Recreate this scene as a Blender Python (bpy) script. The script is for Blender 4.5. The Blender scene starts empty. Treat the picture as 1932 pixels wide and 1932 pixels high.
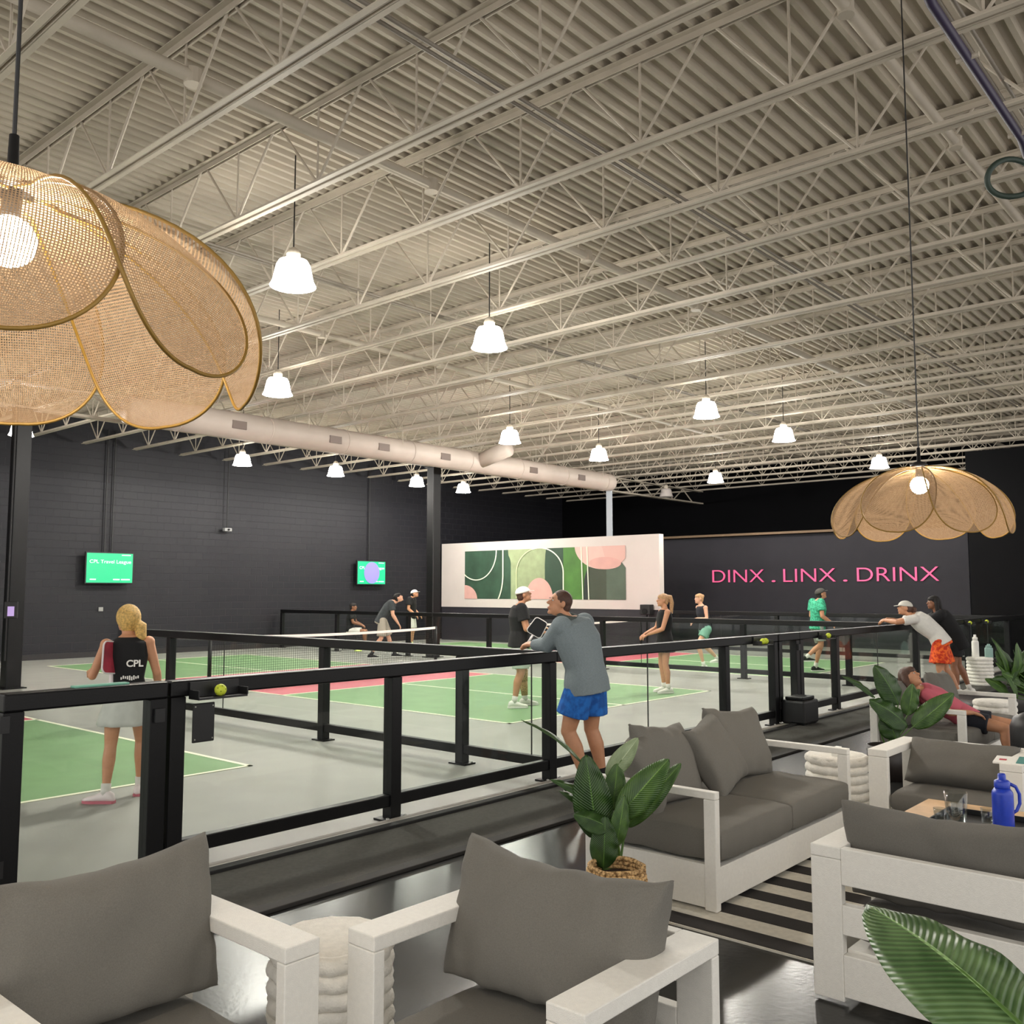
import bpy, bmesh, math, random
from mathutils import Vector, Matrix, noise
from math import sin, cos, pi, radians as RD

random.seed(7)
SC = bpy.context.scene
COL = SC.collection

# ------------------------------------------------------------------ camera, world, exposure
CAM_H = 1.7
CF, CP, CA = 1745.2, RD(4.9125), RD(41.099)          # focal length in px of 1932, pitch up, heading
FWD = Vector((cos(CA)*cos(CP), sin(CA)*cos(CP), sin(CP)))
RGT = Vector((sin(CA), -cos(CA), 0))
UPV = RGT.cross(FWD)
cam_d = bpy.data.cameras.new('camera')
cam_d.sensor_width = 36; cam_d.sensor_height = 36; cam_d.sensor_fit = 'HORIZONTAL'
cam_d.lens = 36*CF/1932
cam_d.clip_start = .05; cam_d.clip_end = 200
cam = bpy.data.objects.new('camera', cam_d); COL.objects.link(cam)
cam.matrix_world = Matrix(((RGT.x, UPV.x, -FWD.x, 0), (RGT.y, UPV.y, -FWD.y, 0), (RGT.z, UPV.z, -FWD.z, CAM_H), (0, 0, 0, 1)))
SC.camera = cam

world = bpy.data.worlds.new('world'); SC.world = world; world.use_nodes = True
bg = world.node_tree.nodes['Background']
bg.inputs[0].default_value = (1.0, .97, .93, 1); bg.inputs[1].default_value = .75
BELL_POWER = 150.0        # watts of each high-bay lamp
BELL_GLOW = 14.0
BULB_GLOW = 100.0
SC.view_settings.view_transform = 'Standard'
SC.view_settings.look = 'None'
SC.view_settings.exposure = 1.15
SC.view_settings.gamma = 1.0
SC.view_settings.use_curve_mapping = False
SC.cycles.transparent_max_bounces = 24
SC.cycles.max_bounces = 8


def at(x, y, d):
    """point at distance d (along the view axis) behind pixel x, y of the 1932 px frame"""
    v = (FWD*CF + RGT*(x-966) - UPV*(y-966))/CF*d
    return Vector((v.x, v.y, v.z+CAM_H))


# ------------------------------------------------------------------ materials
def srgb(c):
    if isinstance(c, str):
        c = tuple(int(c[i:i+2], 16)/255 for i in (0, 2, 4))
    return tuple((x/12.92 if x <= .04045 else ((x+.055)/1.055)**2.4) for x in c[:3])


MATS = {}


def mat(name, col, rough=.6, metal=0., var=.0, vscale=20., bump=0., bscale=200., emit=0., spec=.5, aniso=None):
    """procedural principled material; var = amount of colour mottling, bump = height of fine noise"""
    if name in MATS: return MATS[name]
    m = bpy.data.materials.new(name); m.use_nodes = True
    nt = m.node_tree; b = nt.nodes['Principled BSDF']
    c = srgb(col)
    b.inputs['Base Color'].default_value = (*c, 1)
    b.inputs['Roughness'].default_value = rough
    b.inputs['Metallic'].default_value = metal
    b.inputs['Specular IOR Level'].default_value = spec
    tc = nt.nodes.new('ShaderNodeTexCoord')
    if var > 0:
        n = nt.nodes.new('ShaderNodeTexNoise'); n.inputs['Scale'].default_value = vscale; n.inputs['Detail'].default_value = 4
        r = nt.nodes.new('ShaderNodeValToRGB')
        r.color_ramp.elements[0].position = .3; r.color_ramp.elements[1].position = .7
        r.color_ramp.elements[0].color = (*[x*(1-var) for x in c], 1)
        r.color_ramp.elements[1].color = (*[min(1, x*(1+var)) for x in c], 1)
        nt.links.new(tc.outputs['Object'], n.inputs['Vector'])
        nt.links.new(n.outputs['Fac'], r.inputs['Fac']); nt.links.new(r.outputs['Color'], b.inputs['Base Color'])
    if bump > 0:
        n2 = nt.nodes.new('ShaderNodeTexNoise'); n2.inputs['Scale'].default_value = bscale; n2.inputs['Detail'].default_value = 3
        bp = nt.nodes.new('ShaderNodeBump'); bp.inputs['Strength'].default_value = bump; bp.inputs['Distance'].default_value = .01
        if aniso:
            mp = nt.nodes.new('ShaderNodeMapping'); mp.inputs['Scale'].default_value = aniso
            nt.links.new(tc.outputs['Object'], mp.inputs['Vector']); nt.links.new(mp.outputs['Vector'], n2.inputs['Vector'])
        else:
            nt.links.new(tc.outputs['Object'], n2.inputs['Vector'])
        nt.links.new(n2.outputs['Fac'], bp.inputs['Height']); nt.links.new(bp.outputs['Normal'], b.inputs['Normal'])
    if emit > 0:
        b.inputs['Emission Color'].default_value = (*c, 1); b.inputs['Emission Strength'].default_value = emit
    MATS[name] = m
    return m


M_BLACK = mat('black_metal', '08080a', .45, 0, .15, 8, .05, 90, spec=.28)
M_BLACK2 = mat('black_plastic', '101012', .5, 0, .1, 10, .05, 80)
M_STEEL = mat('painted_white_steel', 'b5ab9c', .65, 0, .08, 3, .08, 60)
M_DECK = mat('white_deck_paint', 'b2a898', .7, 0, .09, 1.2, .1, 30)
M_DUCT = mat('duct_paint', 'b9aca2', .55, 0, .06, 2, .05, 30)
M_CMU = mat('wall_paint_black', '35353b', .6, 0, .1, 1, .1, 60)
M_DARK = mat('dark_wall_paint', '050507', .8, 0, .15, 1, .05, 40, spec=.08)
M_SIGNW = mat('charcoal_wall_paint', '232228', .65, 0, .07, 1.5, .05, 40, spec=.25)
M_WHITEP = mat('white_powder_coat', 'e4e1d9', .55, 0, .03, 60, .35, 380)
M_FAB = mat('grey_cushion_fabric', '6e6b64', .92, 0, .10, 260, .35, 900)
M_FAB2 = mat('dark_cushion_fabric', '66635d', .92, 0, .10, 260, .35, 900)
M_ROPE = mat('white_rope_weave', 'efebe2', .85, 0, .06, 30, .4, 120)
M_WHITE = mat('white_paint', 'e8e6df', .5, 0, .03, 5)
M_LINE = mat('court_line_paint', 'e6e8d0', .6, 0, .05, 20)
M_GREEN = mat('court_green_paint', '6f9466', .65, 0, .06, 3, .15, 260)
M_PINK = mat('kitchen_pink_paint', 'c25a6b', .6, 0, .06, 3, .15, 260)
M_GREY = mat('court_grey_paint', '8f908a', .6, 0, .06, 2, .2, 260)
M_CARPET = mat('charcoal_carpet', '46443f', .95, 0, .15, 40, .5, 500)
M_LOUNGE = mat('polished_dark_concrete', '2b2b2a', .24, 0, .25, 2.5, .06, 40, spec=.17)
M_TRIM = mat('black_rubber_trim', '121110', .7)
M_SKIN = mat('skin_tan', 'c08a68', .55, 0, .05, 30)
M_SKIN2 = mat('skin_light', 'd3a185', .55, 0, .05, 30)
M_SKIN3 = mat('skin_brown', '8a5c42', .55, 0, .05, 30)
M_EYE = mat('eye_dark', '20160f', .3)
M_LIP = mat('lip', '9c5a4c', .5)
M_BLOND = mat('blonde_hair', 'cfa85e', .5, 0, .35, 60, .6, 90, aniso=(6, 6, 1))
M_BLOND2 = mat('ash_blonde_hair', 'b99066', .5, 0, .35, 60, .6, 90, aniso=(6, 6, 1))
M_DHAIR = mat('dark_hair', '120c0a', .7, 0, .3, 60, .5, 90, aniso=(6, 6, 1))
M_BHAIR = mat('brown_hair', '4a2c1c', .5, 0, .3, 60, .5, 90, aniso=(6, 6, 1))
M_SOLE = mat('shoe_sole_white', 'e8e6e0', .6)
M_GOLD = mat('brass_rim', '8a6a2a', .5, .2, .1, 30)


def glass_mat(name, tint=(.93, .97, .95), rough=.02, fac_lo=.05, ior=1.45):
    m = bpy.data.materials.new(name); m.use_nodes = True; nt = m.node_tree
    nt.nodes.remove(nt.nodes['Principled BSDF']); out = nt.nodes['Material Output']
    t = nt.nodes.new('ShaderNodeBsdfTransparent'); t.inputs[0].default_value = (*tint, 1)
    g = nt.nodes.new('ShaderNodeBsdfGlossy'); g.inputs['Roughness'].default_value = rough
    lw = nt.nodes.new('ShaderNodeLayerWeight'); lw.inputs['Blend'].default_value = .5
    pw = nt.nodes.new('ShaderNodeMath'); pw.operation = 'POWER'; pw.inputs[1].default_value = 5.0
    f = nt.nodes.new('ShaderNodeMath'); f.operation = 'MULTIPLY_ADD'; f.inputs[1].default_value = .55; f.inputs[2].default_value = fac_lo
    nt.links.new(lw.outputs['Facing'], pw.inputs[0]); nt.links.new(pw.outputs[0], f.inputs[0])
    mx = nt.nodes.new('ShaderNodeMixShader')
    nt.links.new(f.outputs[0], mx.inputs[0]); nt.links.new(t.outputs[0], mx.inputs[1]); nt.links.new(g.outputs[0], mx.inputs[2])
    nt.links.new(mx.outputs[0], out.inputs['Surface'])
    return m


M_GLASS = glass_mat('clear_glass', (.955, .975, .96), .03, .018)
M_CUP = glass_mat('tumbler_glass', (.86, .88, .88), .08, .10)


def weave_mat(name, c1, c2, nu, nv, gap=.42):
    """woven cane: crossing threads along the UV grid with real holes between them"""
    m = bpy.data.materials.new(name); m.use_nodes = True; nt = m.node_tree
    N = nt.nodes.new; L = nt.links.new
    nt.nodes.remove(nt.nodes['Principled BSDF']); out = nt.nodes['Material Output']
    uv = N('ShaderNodeUVMap'); sep = N('ShaderNodeSeparateXYZ'); L(uv.outputs[0], sep.inputs[0])

    def mth(op, a, b=None):
        n = N('ShaderNodeMath'); n.operation = op
        for i, v in ((0, a), (1, b)):
            if v is None: continue
            if isinstance(v, (int, float)): n.inputs[i].default_value = v
            else: L(v, n.inputs[i])
        return n.outputs[0]
    fu = mth('FRACT', mth('MULTIPLY', sep.outputs[0], nu)); fv = mth('FRACT', mth('MULTIPLY', sep.outputs[1], nv))
    hu = mth('GREATER_THAN', fu, 1-gap); hv = mth('GREATER_THAN', fv, 1-gap)
    hole = mth('MULTIPLY', hu, hv)
    nz = N('ShaderNodeTexNoise'); nz.inputs['Scale'].default_value = 25; L(uv.outputs[0], nz.inputs['Vector'])
    cr = N('ShaderNodeValToRGB'); cr.color_ramp.elements[0].color = (*srgb(c1), 1); cr.color_ramp.elements[1].color = (*srgb(c2), 1)
    cr.color_ramp.elements[0].position = .1; cr.color_ramp.elements[1].position = .9; L(nz.outputs['Fac'], cr.inputs['Fac'])
    d = N('ShaderNodeBsdfDiffuse'); L(cr.outputs[0], d.inputs[0])
    tl = N('ShaderNodeBsdfTranslucent'); L(cr.outputs[0], tl.inputs[0])
    m1 = N('ShaderNodeMixShader'); m1.inputs[0].default_value = .20; L(d.outputs[0], m1.inputs[1]); L(tl.outputs[0], m1.inputs[2])
    tr = N('ShaderNodeBsdfTransparent'); m2 = N('ShaderNodeMixShader')
    L(hole, m2.inputs[0]); L(m1.outputs[0], m2.inputs[1]); L(tr.outputs[0], m2.inputs[2]); L(m2.outputs[0], out.inputs['Surface'])
    return m


def pattern_mat(name, kind, c1, c2, scale, rough=.8, bump=.0, thr=(.45, .55)):
    m = bpy.data.materials.new(name); m.use_nodes = True; nt = m.node_tree; b = nt.nodes['Principled BSDF']
    N = nt.nodes.new; L = nt.links.new
    tc = N('ShaderNodeTexCoord')
    if kind == 'noise':
        t = N('ShaderNodeTexNoise'); t.inputs['Scale'].default_value = scale; o = t.outputs['Fac']
    elif kind == 'voronoi':
        t = N('ShaderNodeTexVoronoi'); t.inputs['Scale'].default_value = scale; o = t.outputs['Distance']
    else:
        t = N('ShaderNodeTexWave'); t.inputs['Scale'].default_value = scale; t.inputs['Distortion'].default_value = 2; o = t.outputs['Fac']
    L(tc.outputs['Object'], t.inputs['Vector'])
    r = N('ShaderNodeValToRGB'); r.color_ramp.elements[0].position = thr[0]; r.color_ramp.elements[1].position = thr[1]
    r.color_ramp.elements[0].color = (*srgb(c1), 1); r.color_ramp.elements[1].color = (*srgb(c2), 1)
    L(o, r.inputs[0]); L(r.outputs[0], b.inputs['Base Color']); b.inputs['Roughness'].default_value = rough
    if bump:
        bp = N('ShaderNodeBump'); bp.inputs['Strength'].default_value = bump; L(o, bp.inputs['Height']); L(bp.outputs[0], b.inputs['Normal'])
    return m


def block_wall_mat():
    m = bpy.data.materials.new('painted_block_wall'); m.use_nodes = True; nt = m.node_tree; b = nt.nodes['Principled BSDF']
    N = nt.nodes.new; L = nt.links.new
    tc = N('ShaderNodeTexCoord'); mp = N('ShaderNodeMapping'); mp.inputs['Rotation'].default_value = (RD(90), 0, 0)
    L(tc.outputs['Object'], mp.inputs['Vector'])
    br = N('ShaderNodeTexBrick'); br.inputs['Scale'].default_value = 1; br.inputs['Brick Width'].default_value = .4
    br.inputs['Row Height'].default_value = .2; br.inputs['Mortar Size'].default_value = .008; br.inputs['Mortar Smooth'].default_value = .5
    br.inputs['Color1'].default_value = (*srgb('1d1d22'), 1); br.inputs['Color2'].default_value = (*srgb('1a1a20'), 1)
    br.inputs['Mortar'].default_value = (*srgb('27262c'), 1)
    L(mp.outputs[0], br.inputs['Vector']); L(br.outputs['Color'], b.inputs['Base Color'])
    bp = N('ShaderNodeBump'); bp.inputs['Strength'].default_value = .6; bp.inputs['Distance'].default_value = .01; bp.invert = True
    L(br.outputs['Fac'], bp.inputs['Height']); L(bp.outputs[0], b.inputs['Normal']); b.inputs['Roughness'].default_value = .55; b.inputs['Specular IOR Level'].default_value = .3
    return m


# ------------------------------------------------------------------ object helpers
def tag(o, label=None, cat=None, group=None, kind=None):
    for k, v in (('label', label), ('category', cat), ('group', group), ('kind', kind)):
        if v: o[k] = v
    return o


def thing(name, label, cat, loc=(0, 0, 0), rz=0, group=None):
    o = bpy.data.objects.new(name, None); COL.objects.link(o)
    o.location = loc; o.rotation_euler = (0, 0, rz); o.empty_display_size = .1
    return tag(o, label, cat, group)


class MB:
    def __init__(s): s.v = []; s.f = []; s.uv = None

    def add(s, vs, fs):
        n = len(s.v); s.v += [tuple(v) for v in vs]; s.f += [tuple(i+n for i in f) for f in fs]; return s

    def box(s, a, b):
        x0, y0, z0 = a; x1, y1, z1 = b
        vs = [(x0, y0, z0), (x1, y0, z0), (x1, y1, z0), (x0, y1, z0), (x0, y0, z1), (x1, y0, z1), (x1, y1, z1), (x0, y1, z1)]
        return s.add(vs, [(0, 3, 2, 1), (4, 5, 6, 7), (0, 1, 5, 4), (1, 2, 6, 5), (2, 3, 7, 6), (3, 0, 4, 7)])

    def ring_loft(s, rings, cap=True, close=False):
        n = len(rings[0]); vs = [p for r in rings for p in r]; fs = []
        m = len(rings)
        for i in range(m-1 if not close else m):
            j = (i+1) % m
            for k in range(n):
                l = (k+1) % n
                fs.append((i*n+k, i*n+l, j*n+l, j*n+k))
        if cap and not close:
            fs.append(tuple(range(n-1, -1, -1))); fs.append(tuple((m-1)*n+k for k in range(n)))
        return s.add(vs, fs)

    def cone(s, p0, p1, r0, r1=None, n=14, xd=None, asp=1.0):
        p0 = Vector(p0); p1 = Vector(p1); r1 = r0 if r1 is None else r1
        d = (p1-p0).normalized()
        x = Vector(xd) if xd is not None else (Vector((0, 0, 1)) if abs(d.z) < .9 else Vector((1, 0, 0)))
        x = (x-d*x.dot(d)).normalized(); y = d.cross(x)
        return s.ring_loft([[p+x*r*cos(2*pi*k/n)+y*r*asp*sin(2*pi*k/n) for k in range(n)] for p, r in ((p0, r0), (p1, r1))])

    def tube(s, pts, r, n=8, close=False):
        pts = [Vector(p) for p in pts]; m = len(pts); rings = []; px = None
        for i, p in enumerate(pts):
            a = pts[(i-1) % m] if (i > 0 or close) else p; b = pts[(i+1) % m] if (i < m-1 or close) else p
            d = (b-a).normalized()
            if px is None:
                px = Vector((0, 0, 1)) if abs(d.z) < .9 else Vector((1, 0, 0))
            px = (px-d*px.dot(d)).normalized(); y = d.cross(px)
            rr = r(i/(m-1)) if callable(r) else r
            rings.append([p+px*rr*cos(2*pi*k/n)+y*rr*sin(2*pi*k/n) for k in range(n)])
        return s.ring_loft(rings, True, close)

    def loft(s, secs, n=20, pw=1.0):
        """secs: (centre, rx, ry, xdir, ydir)"""
        rings = []
        for c, rx, ry, xd, yd in secs:
            c = Vector(c); xd = Vector(xd); yd = Vector(yd)
            rings.append([c+xd*rx*math.copysign(abs(cos(t))**pw, cos(t))+yd*ry*math.copysign(abs(sin(t))**pw, sin(t)) for t in [2*pi*k/n for k in range(n)]])
        return s.ring_loft(rings)

    def ell(s, c, r, rot=None, nu=16, nv=10):
        c = Vector(c); rings = []
        vs = []; fs = []
        for i in range(1, nv):
            ph = pi*i/nv
            for k in range(nu):
                t = 2*pi*k/nu; p = Vector((r[0]*sin(ph)*cos(t), r[1]*sin(ph)*sin(t), -r[2]*cos(ph)))
                vs.append(c+(rot @ p if rot else p))
        b = Vector((0, 0, -r[2])); tp = Vector((0, 0, r[2]))
        vs.append(c+(rot @ b if rot else b)); vs.append(c+(rot @ tp if rot else tp)); B = len(vs)-2; T = B+1
        for i in range(nv-2):
            for k in range(nu):
                l = (k+1) % nu; fs.append((i*nu+k, i*nu+l, (i+1)*nu+l, (i+1)*nu+k))
        for k in range(nu):
            l = (k+1) % nu; fs.append((B, l, k)); fs.append((T, (nv-2)*nu+k, (nv-2)*nu+l))
        return s.add(vs, fs)

    def lathe(s, prof, c=(0, 0, 0), n=32, cap=True):
        c = Vector(c)
        return s.ring_loft([[c+Vector((r*cos(2*pi*k/n), r*sin(2*pi*k/n), z)) for k in range(n)] for r, z in prof], cap)

    def poly(s, pts, off):
        """flat polygon prism; off = thickness vector"""
        off = Vector(off); n = len(pts); a = [Vector(p) for p in pts]; b = [p+off for p in a]
        return s.add(a+b, [tuple(range(n-1, -1, -1)), tuple(n+i for i in range(n))]+[(i, (i+1) % n, n+(i+1) % n, n+i) for i in range(n)])

    def grid(s, P, uvs=True, both=None):
        """P[i][j] grid of points"""
        a = len(P); b = len(P[0]); n0 = len(s.v)
        s.v += [tuple(p) for r in P for p in r]
        if s.uv is None: s.uv = {}
        for i in range(a-1):
            for j in range(b-1):
                f = (n0+i*b+j, n0+i*b+j+1, n0+(i+1)*b+j+1, n0+(i+1)*b+j)
                s.uv[len(s.f)] = [(j/(b-1), i/(a-1)), ((j+1)/(b-1), i/(a-1)), ((j+1)/(b-1), (i+1)/(a-1)), (j/(b-1), (i+1)/(a-1))]
                s.f.append(f)
        return s

    def mesh(s, name, smooth=False):
        me = bpy.data.meshes.new(name); me.from_pydata(s.v, [], s.f)
        if s.uv is not None:
            l = me.uv_layers.new(name='UVMap')
            for p in me.polygons:
                u = s.uv.get(p.index)
                if u:
                    for i, li in enumerate(p.loop_indices): l.data[li].uv = u[i]
        if smooth: me.polygons.foreach_set('use_smooth', [True]*len(me.polygons))
        me.update(); return me

    def build(s, name, m, parent=None, smooth=False, bevel=0., loc=None, rot=None, fixn=True):
        me = s.mesh(name, smooth)
        if fixn:
            bm = bmesh.new(); bm.from_mesh(me); bmesh.ops.recalc_face_normals(bm, faces=bm.faces); bm.to_mesh(me); bm.free()
        if m: me.materials.append(m)
        o = bpy.data.objects.new(name, me); COL.objects.link(o)
        if parent: o.parent = parent
        if loc: o.location = loc
        if rot: o.rotation_euler = rot
        if bevel:
            b = o.modifiers.new('bevel', 'BEVEL'); b.width = bevel; b.segments = 2; b.limit_method = 'ANGLE'; b.angle_limit = RD(40)
        return o


def remeshed(mb, name, m, parent, voxel=.012, it=6, fac=.5):
    """fuse all overlapping pieces of mb into one continuous smooth surface"""
    me = mb.mesh(name+'_tmp')
    bm = bmesh.new(); bm.from_mesh(me); bmesh.ops.recalc_face_normals(bm, faces=bm.faces); bm.to_mesh(me); bm.free()
    t = bpy.data.objects.new('tmp', me); COL.objects.link(t)
    r = t.modifiers.new('r', 'REMESH'); r.mode = 'VOXEL'; r.voxel_size = voxel; r.use_smooth_shade = True
    sm = t.modifiers.new('s', 'SMOOTH'); sm.factor = fac; sm.iterations = it
    dg = bpy.context.evaluated_depsgraph_get()
    me2 = bpy.data.meshes.new_from_object(t.evaluated_get(dg)); me2.name = name
    bpy.data.objects.remove(t); bpy.data.meshes.remove(me)
    me2.polygons.foreach_set('use_smooth', [True]*len(me2.polygons))
    me2.materials.clear(); me2.materials.append(m)
    o = bpy.data.objects.new(name, me2); COL.objects.link(o); o.parent = parent
    return o


def copy_tree(o, parent=None):
    c = o.copy(); COL.objects.link(c); c.parent = parent
    for ch in list(o.children): copy_tree(ch, c)
    return c


def text_mesh(txt, size, depth, name, m, parent, loc, rot, width=None, bold=0.0):
    cu = bpy.data.curves.new('txt', 'FONT'); cu.body = txt; cu.size = size; cu.extrude = depth; cu.offset = bold
    t = bpy.data.objects.new('tmp', cu); COL.objects.link(t)
    dg = bpy.context.evaluated_depsgraph_get(); dg.update()
    me = bpy.data.meshes.new_from_object(t.evaluated_get(dg)); me.name = name
    bpy.data.objects.remove(t); bpy.data.curves.remove(cu)
    if width:
        xs = [v.co.x for v in me.vertices]; k = width/(max(xs)-min(xs)); x0 = min(xs)
        for v in me.vertices: v.co.x = (v.co.x-x0)*k
    me.materials.clear(); me.materials.append(m)
    o = bpy.data.objects.new(name, me); COL.objects.link(o); o.parent = parent
    o.location = loc; o.rotation_euler = rot
    return o


def struct(name, mb, m, **k):
    o = mb.build(name, m, **k); o['kind'] = 'structure'; return o


WALL_V, FAR_U, DECK_Z = 24.2, 31.0, 6.32
U0, V0 = -4.0, -4.0

# ------------------------------------------------------------------ structure: floor, walls, ceiling
struct('floor', MB().box((U0, 5.16, -.2), (FAR_U, WALL_V, 0)), M_GREY)
struct('floor', MB().box((U0, V0, -.2), (FAR_U, 5.16, -.004)), M_LOUNGE)
struct('wall_left', MB().box((U0, WALL_V, -.2), (FAR_U, WALL_V+.2, 6.6)), block_wall_mat())
struct('wall_far', MB().box((FAR_U, V0, -.2), (FAR_U+.2, WALL_V+.2, 6.6)), M_DARK)
struct('baseboard_left', MB().box((U0, WALL_V-.03, 0), (FAR_U, WALL_V, .14)), mat('baseboard_paint', '1d1a1c', .6))
# corrugated roof deck: ribs run along u
mb = MB(); P = .1524; v = V0; prof = []
while v < WALL_V:
    prof += [(v, DECK_Z), (v+P*.28, DECK_Z), (v+P*.42, DECK_Z+.05), (v+P*.86, DECK_Z+.05)]; v += P
prof.append((WALL_V, DECK_Z))
vs = [(U0, a, z) for a, z in prof]+[(FAR_U, a, z) for a, z in prof]; n = len(prof)
mb.add(vs, [(i, i+1, n+i+1, n+i) for i in range(n-1)])
mb.box((U0, V0, DECK_Z+.09), (FAR_U, WALL_V, DECK_Z+.12))
struct('ceiling', mb, M_DECK, fixn=False)

# carpet strip and trims
tag(MB().box((U0, 4.36, -.004), (26, 5.12, .012)).build('carpet_runner', M_CARPET), 'long charcoal carpet strip on the lounge floor beside the court fence', 'carpet')
struct('trim_1', MB().box((U0, 5.10, -.004), (26, 5.18, .035)), M_TRIM, bevel=.008)
struct('trim_2', MB().box((U0, 4.30, -.004), (26, 4.40, .02)), mat('carpet_edge', '2c2a28', .9), bevel=.006)
struct('trim_3', MB().box((U0, 5.19, -.004), (26, 5.30, .02)), mat('concrete_curb', 'bcb8b0', .7, 0, .08, 8))


# ------------------------------------------------------------------ courts
def court(u0, u1, label, v0=8.0, v1=22.0):
    t = thing('pickleball_court', label, 'court', ((u0+u1)/2, (v0+v1)/2, 0), 0, 'painted courts')
    w = (u1-u0)/2; h = (v1-v0)/2; vm = 15.0-(v0+v1)/2; k = 2.03
    MB().box((-w, -h, 0), (w, vm-k, .003)).build('court_surface', M_GREEN, t)
    MB().box((-w, vm+k, 0), (w, h, .003)).build('court_surface', M_GREEN, t)
    MB().box((-w, vm-k, 0), (w, vm+k, .003)).build('kitchen_surface', M_PINK, t)
    l = .025; z = .006

    def ln(a, b): MB().box((a[0]-l, a[1]-l, .001), (b[0]+l, b[1]+l, z)).build('line', M_LINE, t)
    ln((-w, -h), (w, -h)); ln((-w, h), (w, h)); ln((-w, -h), (-w, h)); ln((w, -h), (w, h))
    ln((-w, vm-k), (w, vm-k)); ln((-w, vm+k), (w, vm+k)); ln((0, -h), (0, vm-k)); ln((0, vm+k), (0, h))


court(.08, 5.26, 'green pickleball court at far left behind the blonde player')
court(9.12, 14.30, 'green and pink pickleball court in the middle where the capped man stands')
court(17.6, 22.7, 'green and pink pickleball court at right behind the woman with the ponytail')


def net(u0, u1, label, v=15.0):
    t = thing('pickleball_net', label, 'net', ((u0+u1)/2, v, .006), 0, 'court nets')
    w = (u1-u0)/2; N = 28

    def top(x): return .86+.05*(x/w)**2
    for s in (-1, 1):
        MB().cone((s*w, 0, 0), (s*w, 0, .92), .035, .03, 12).build('post', M_BLACK, t, True)
        MB().box((s*w-.05, -.35, 0), (s*w+.05, .35, .03)).build('foot', M_BLACK, t, bevel=.008)
    MB().box((-w, -.02, .05), (w, .02, .09)).build('bottom_bar', M_BLACK, t)
    mb = MB(); pts = [(-w+2*w*i/N) for i in range(N+1)]
    for i in range(N):
        a, b = pts[i], pts[i+1]
        mb.poly([(a, -.012, top(a)-.05), (b, -.012, top(b)-.05), (b, -.012, top(b)), (a, -.012, top(a))], (0, .024, 0))
    mb.build('top_tape', M_WHITE, t)
    mb = MB(); k = 0; x = -w+.04
    while x < w:
        mb.box((x-.0015, -.0015, .09), (x+.0015, .0015, top(x)-.04)); x += .05
    z = .1
    while z < .83: mb.box((-w, -.002, z-.0018), (w, .002, z+.0018)); z += .045
    mb.build('mesh_net', M_BLACK2, t)


net(9.0, 14.6, 'pickleball net with white top tape on the middle court')
net(17.5, 22.9, 'pickleball net with white top tape on the right court')
net(-.2, 5.1, 'pickleball net on the far left court, hidden by the blonde player')

# ------------------------------------------------------------------ roof joists
JU0, JS, NJ = 5.13-1.36*5, 1.36, 25
ZB = 5.5


def joist_meshes():
    top = MB(); bot = MB(); web = MB()
    L0, L1 = V0+.1, WALL_V-.02
    for s in (-1, 1):
        top.box((s*.045-.03, L0, DECK_Z-.012), (s*.045+.03, L1, DECK_Z-.002)); top.box((s*.02-.005, L0, DECK_Z-.065), (s*.02+.005, L1, DECK_Z-.004))
        bot.box((s*.040-.028, L0+.6, ZB), (s*.040+.028, L1-.25, ZB+.01)); bot.box((s*.018-.004, L0+.6, ZB), (s*.018+.004, L1-.25, ZB+.055))
    v = 5.55-1.355*6
    zt = DECK_Z-.03; zb = ZB+.03
    while v < WALL_V:
        for dv in (-.63, .63):
            if L0 < v+dv < L1: web.cone((0, v, zb), (0, v+dv, zt), .014, .014, 6)
        if L0 < v < L1: web.cone((0, v, zb), (0, v, zt), .011, .011, 6)
        v += 1.355
    return top.mesh('top_chord'), bot.mesh('bottom_chord'), web.mesh('web')


jt, jb, jw = joist_meshes()
for me in (jt, jb, jw): me.materials.append(M_STEEL)
ordn = ['rearmost', 'nearest', 'second', 'third', 'fourth', 'fifth', 'sixth', 'seventh', 'eighth', 'ninth', 'tenth', 'eleventh', 'twelfth', 'thirteenth', 'fourteenth', 'fifteenth', 'sixteenth', 'seventeenth', 'eighteenth', 'nineteenth', 'twentieth', 'twenty-first', 'twenty-second', 'twenty-third', 'twenty-fourth', 'twenty-fifth', 'twenty-sixth']
j0 = thing('roof_joist', 'x', 'joist', (JU0, 0, 0), 0, 'open web roof joists')
for nm, me in (('top_chord', jt), ('bottom_chord', jb), ('web', jw)):
    o = bpy.data.objects.new(nm, me); COL.objects.link(o); o.parent = j0
for k in range(NJ):
    j = j0 if k == 0 else copy_tree(j0)
    j.location = (JU0+JS*k, 0, 0)
    j['label'] = 'white open web steel roof joist, %s from the camera under the deck' % ordn[min(k+1, 26)]
# girder over the columns
g = thing('roof_girder', 'white steel girder carried by the black columns beside the round duct', 'girder', (0, 17.5, 0))
mb = MB()
mb.box((U0, -.09, 5.44), (FAR_U-.05, .09, 5.47)); mb.box((U0, -.09, 4.98), (FAR_U-.05, .09, 5.03)); mb.build('chord', M_STEEL, g)
mb = MB(); u = U0+.3; k = 0
while u < FAR_U-1:
    mb.cone((u, 0, 5.01), (u+.68, 0, 5.45), .022, .022, 6); mb.cone((u+.68, 0, 5.45), (u+1.36, 0, 5.01), .022, .022, 6); u += 1.36
mb.build('web', M_STEEL, g)
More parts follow.
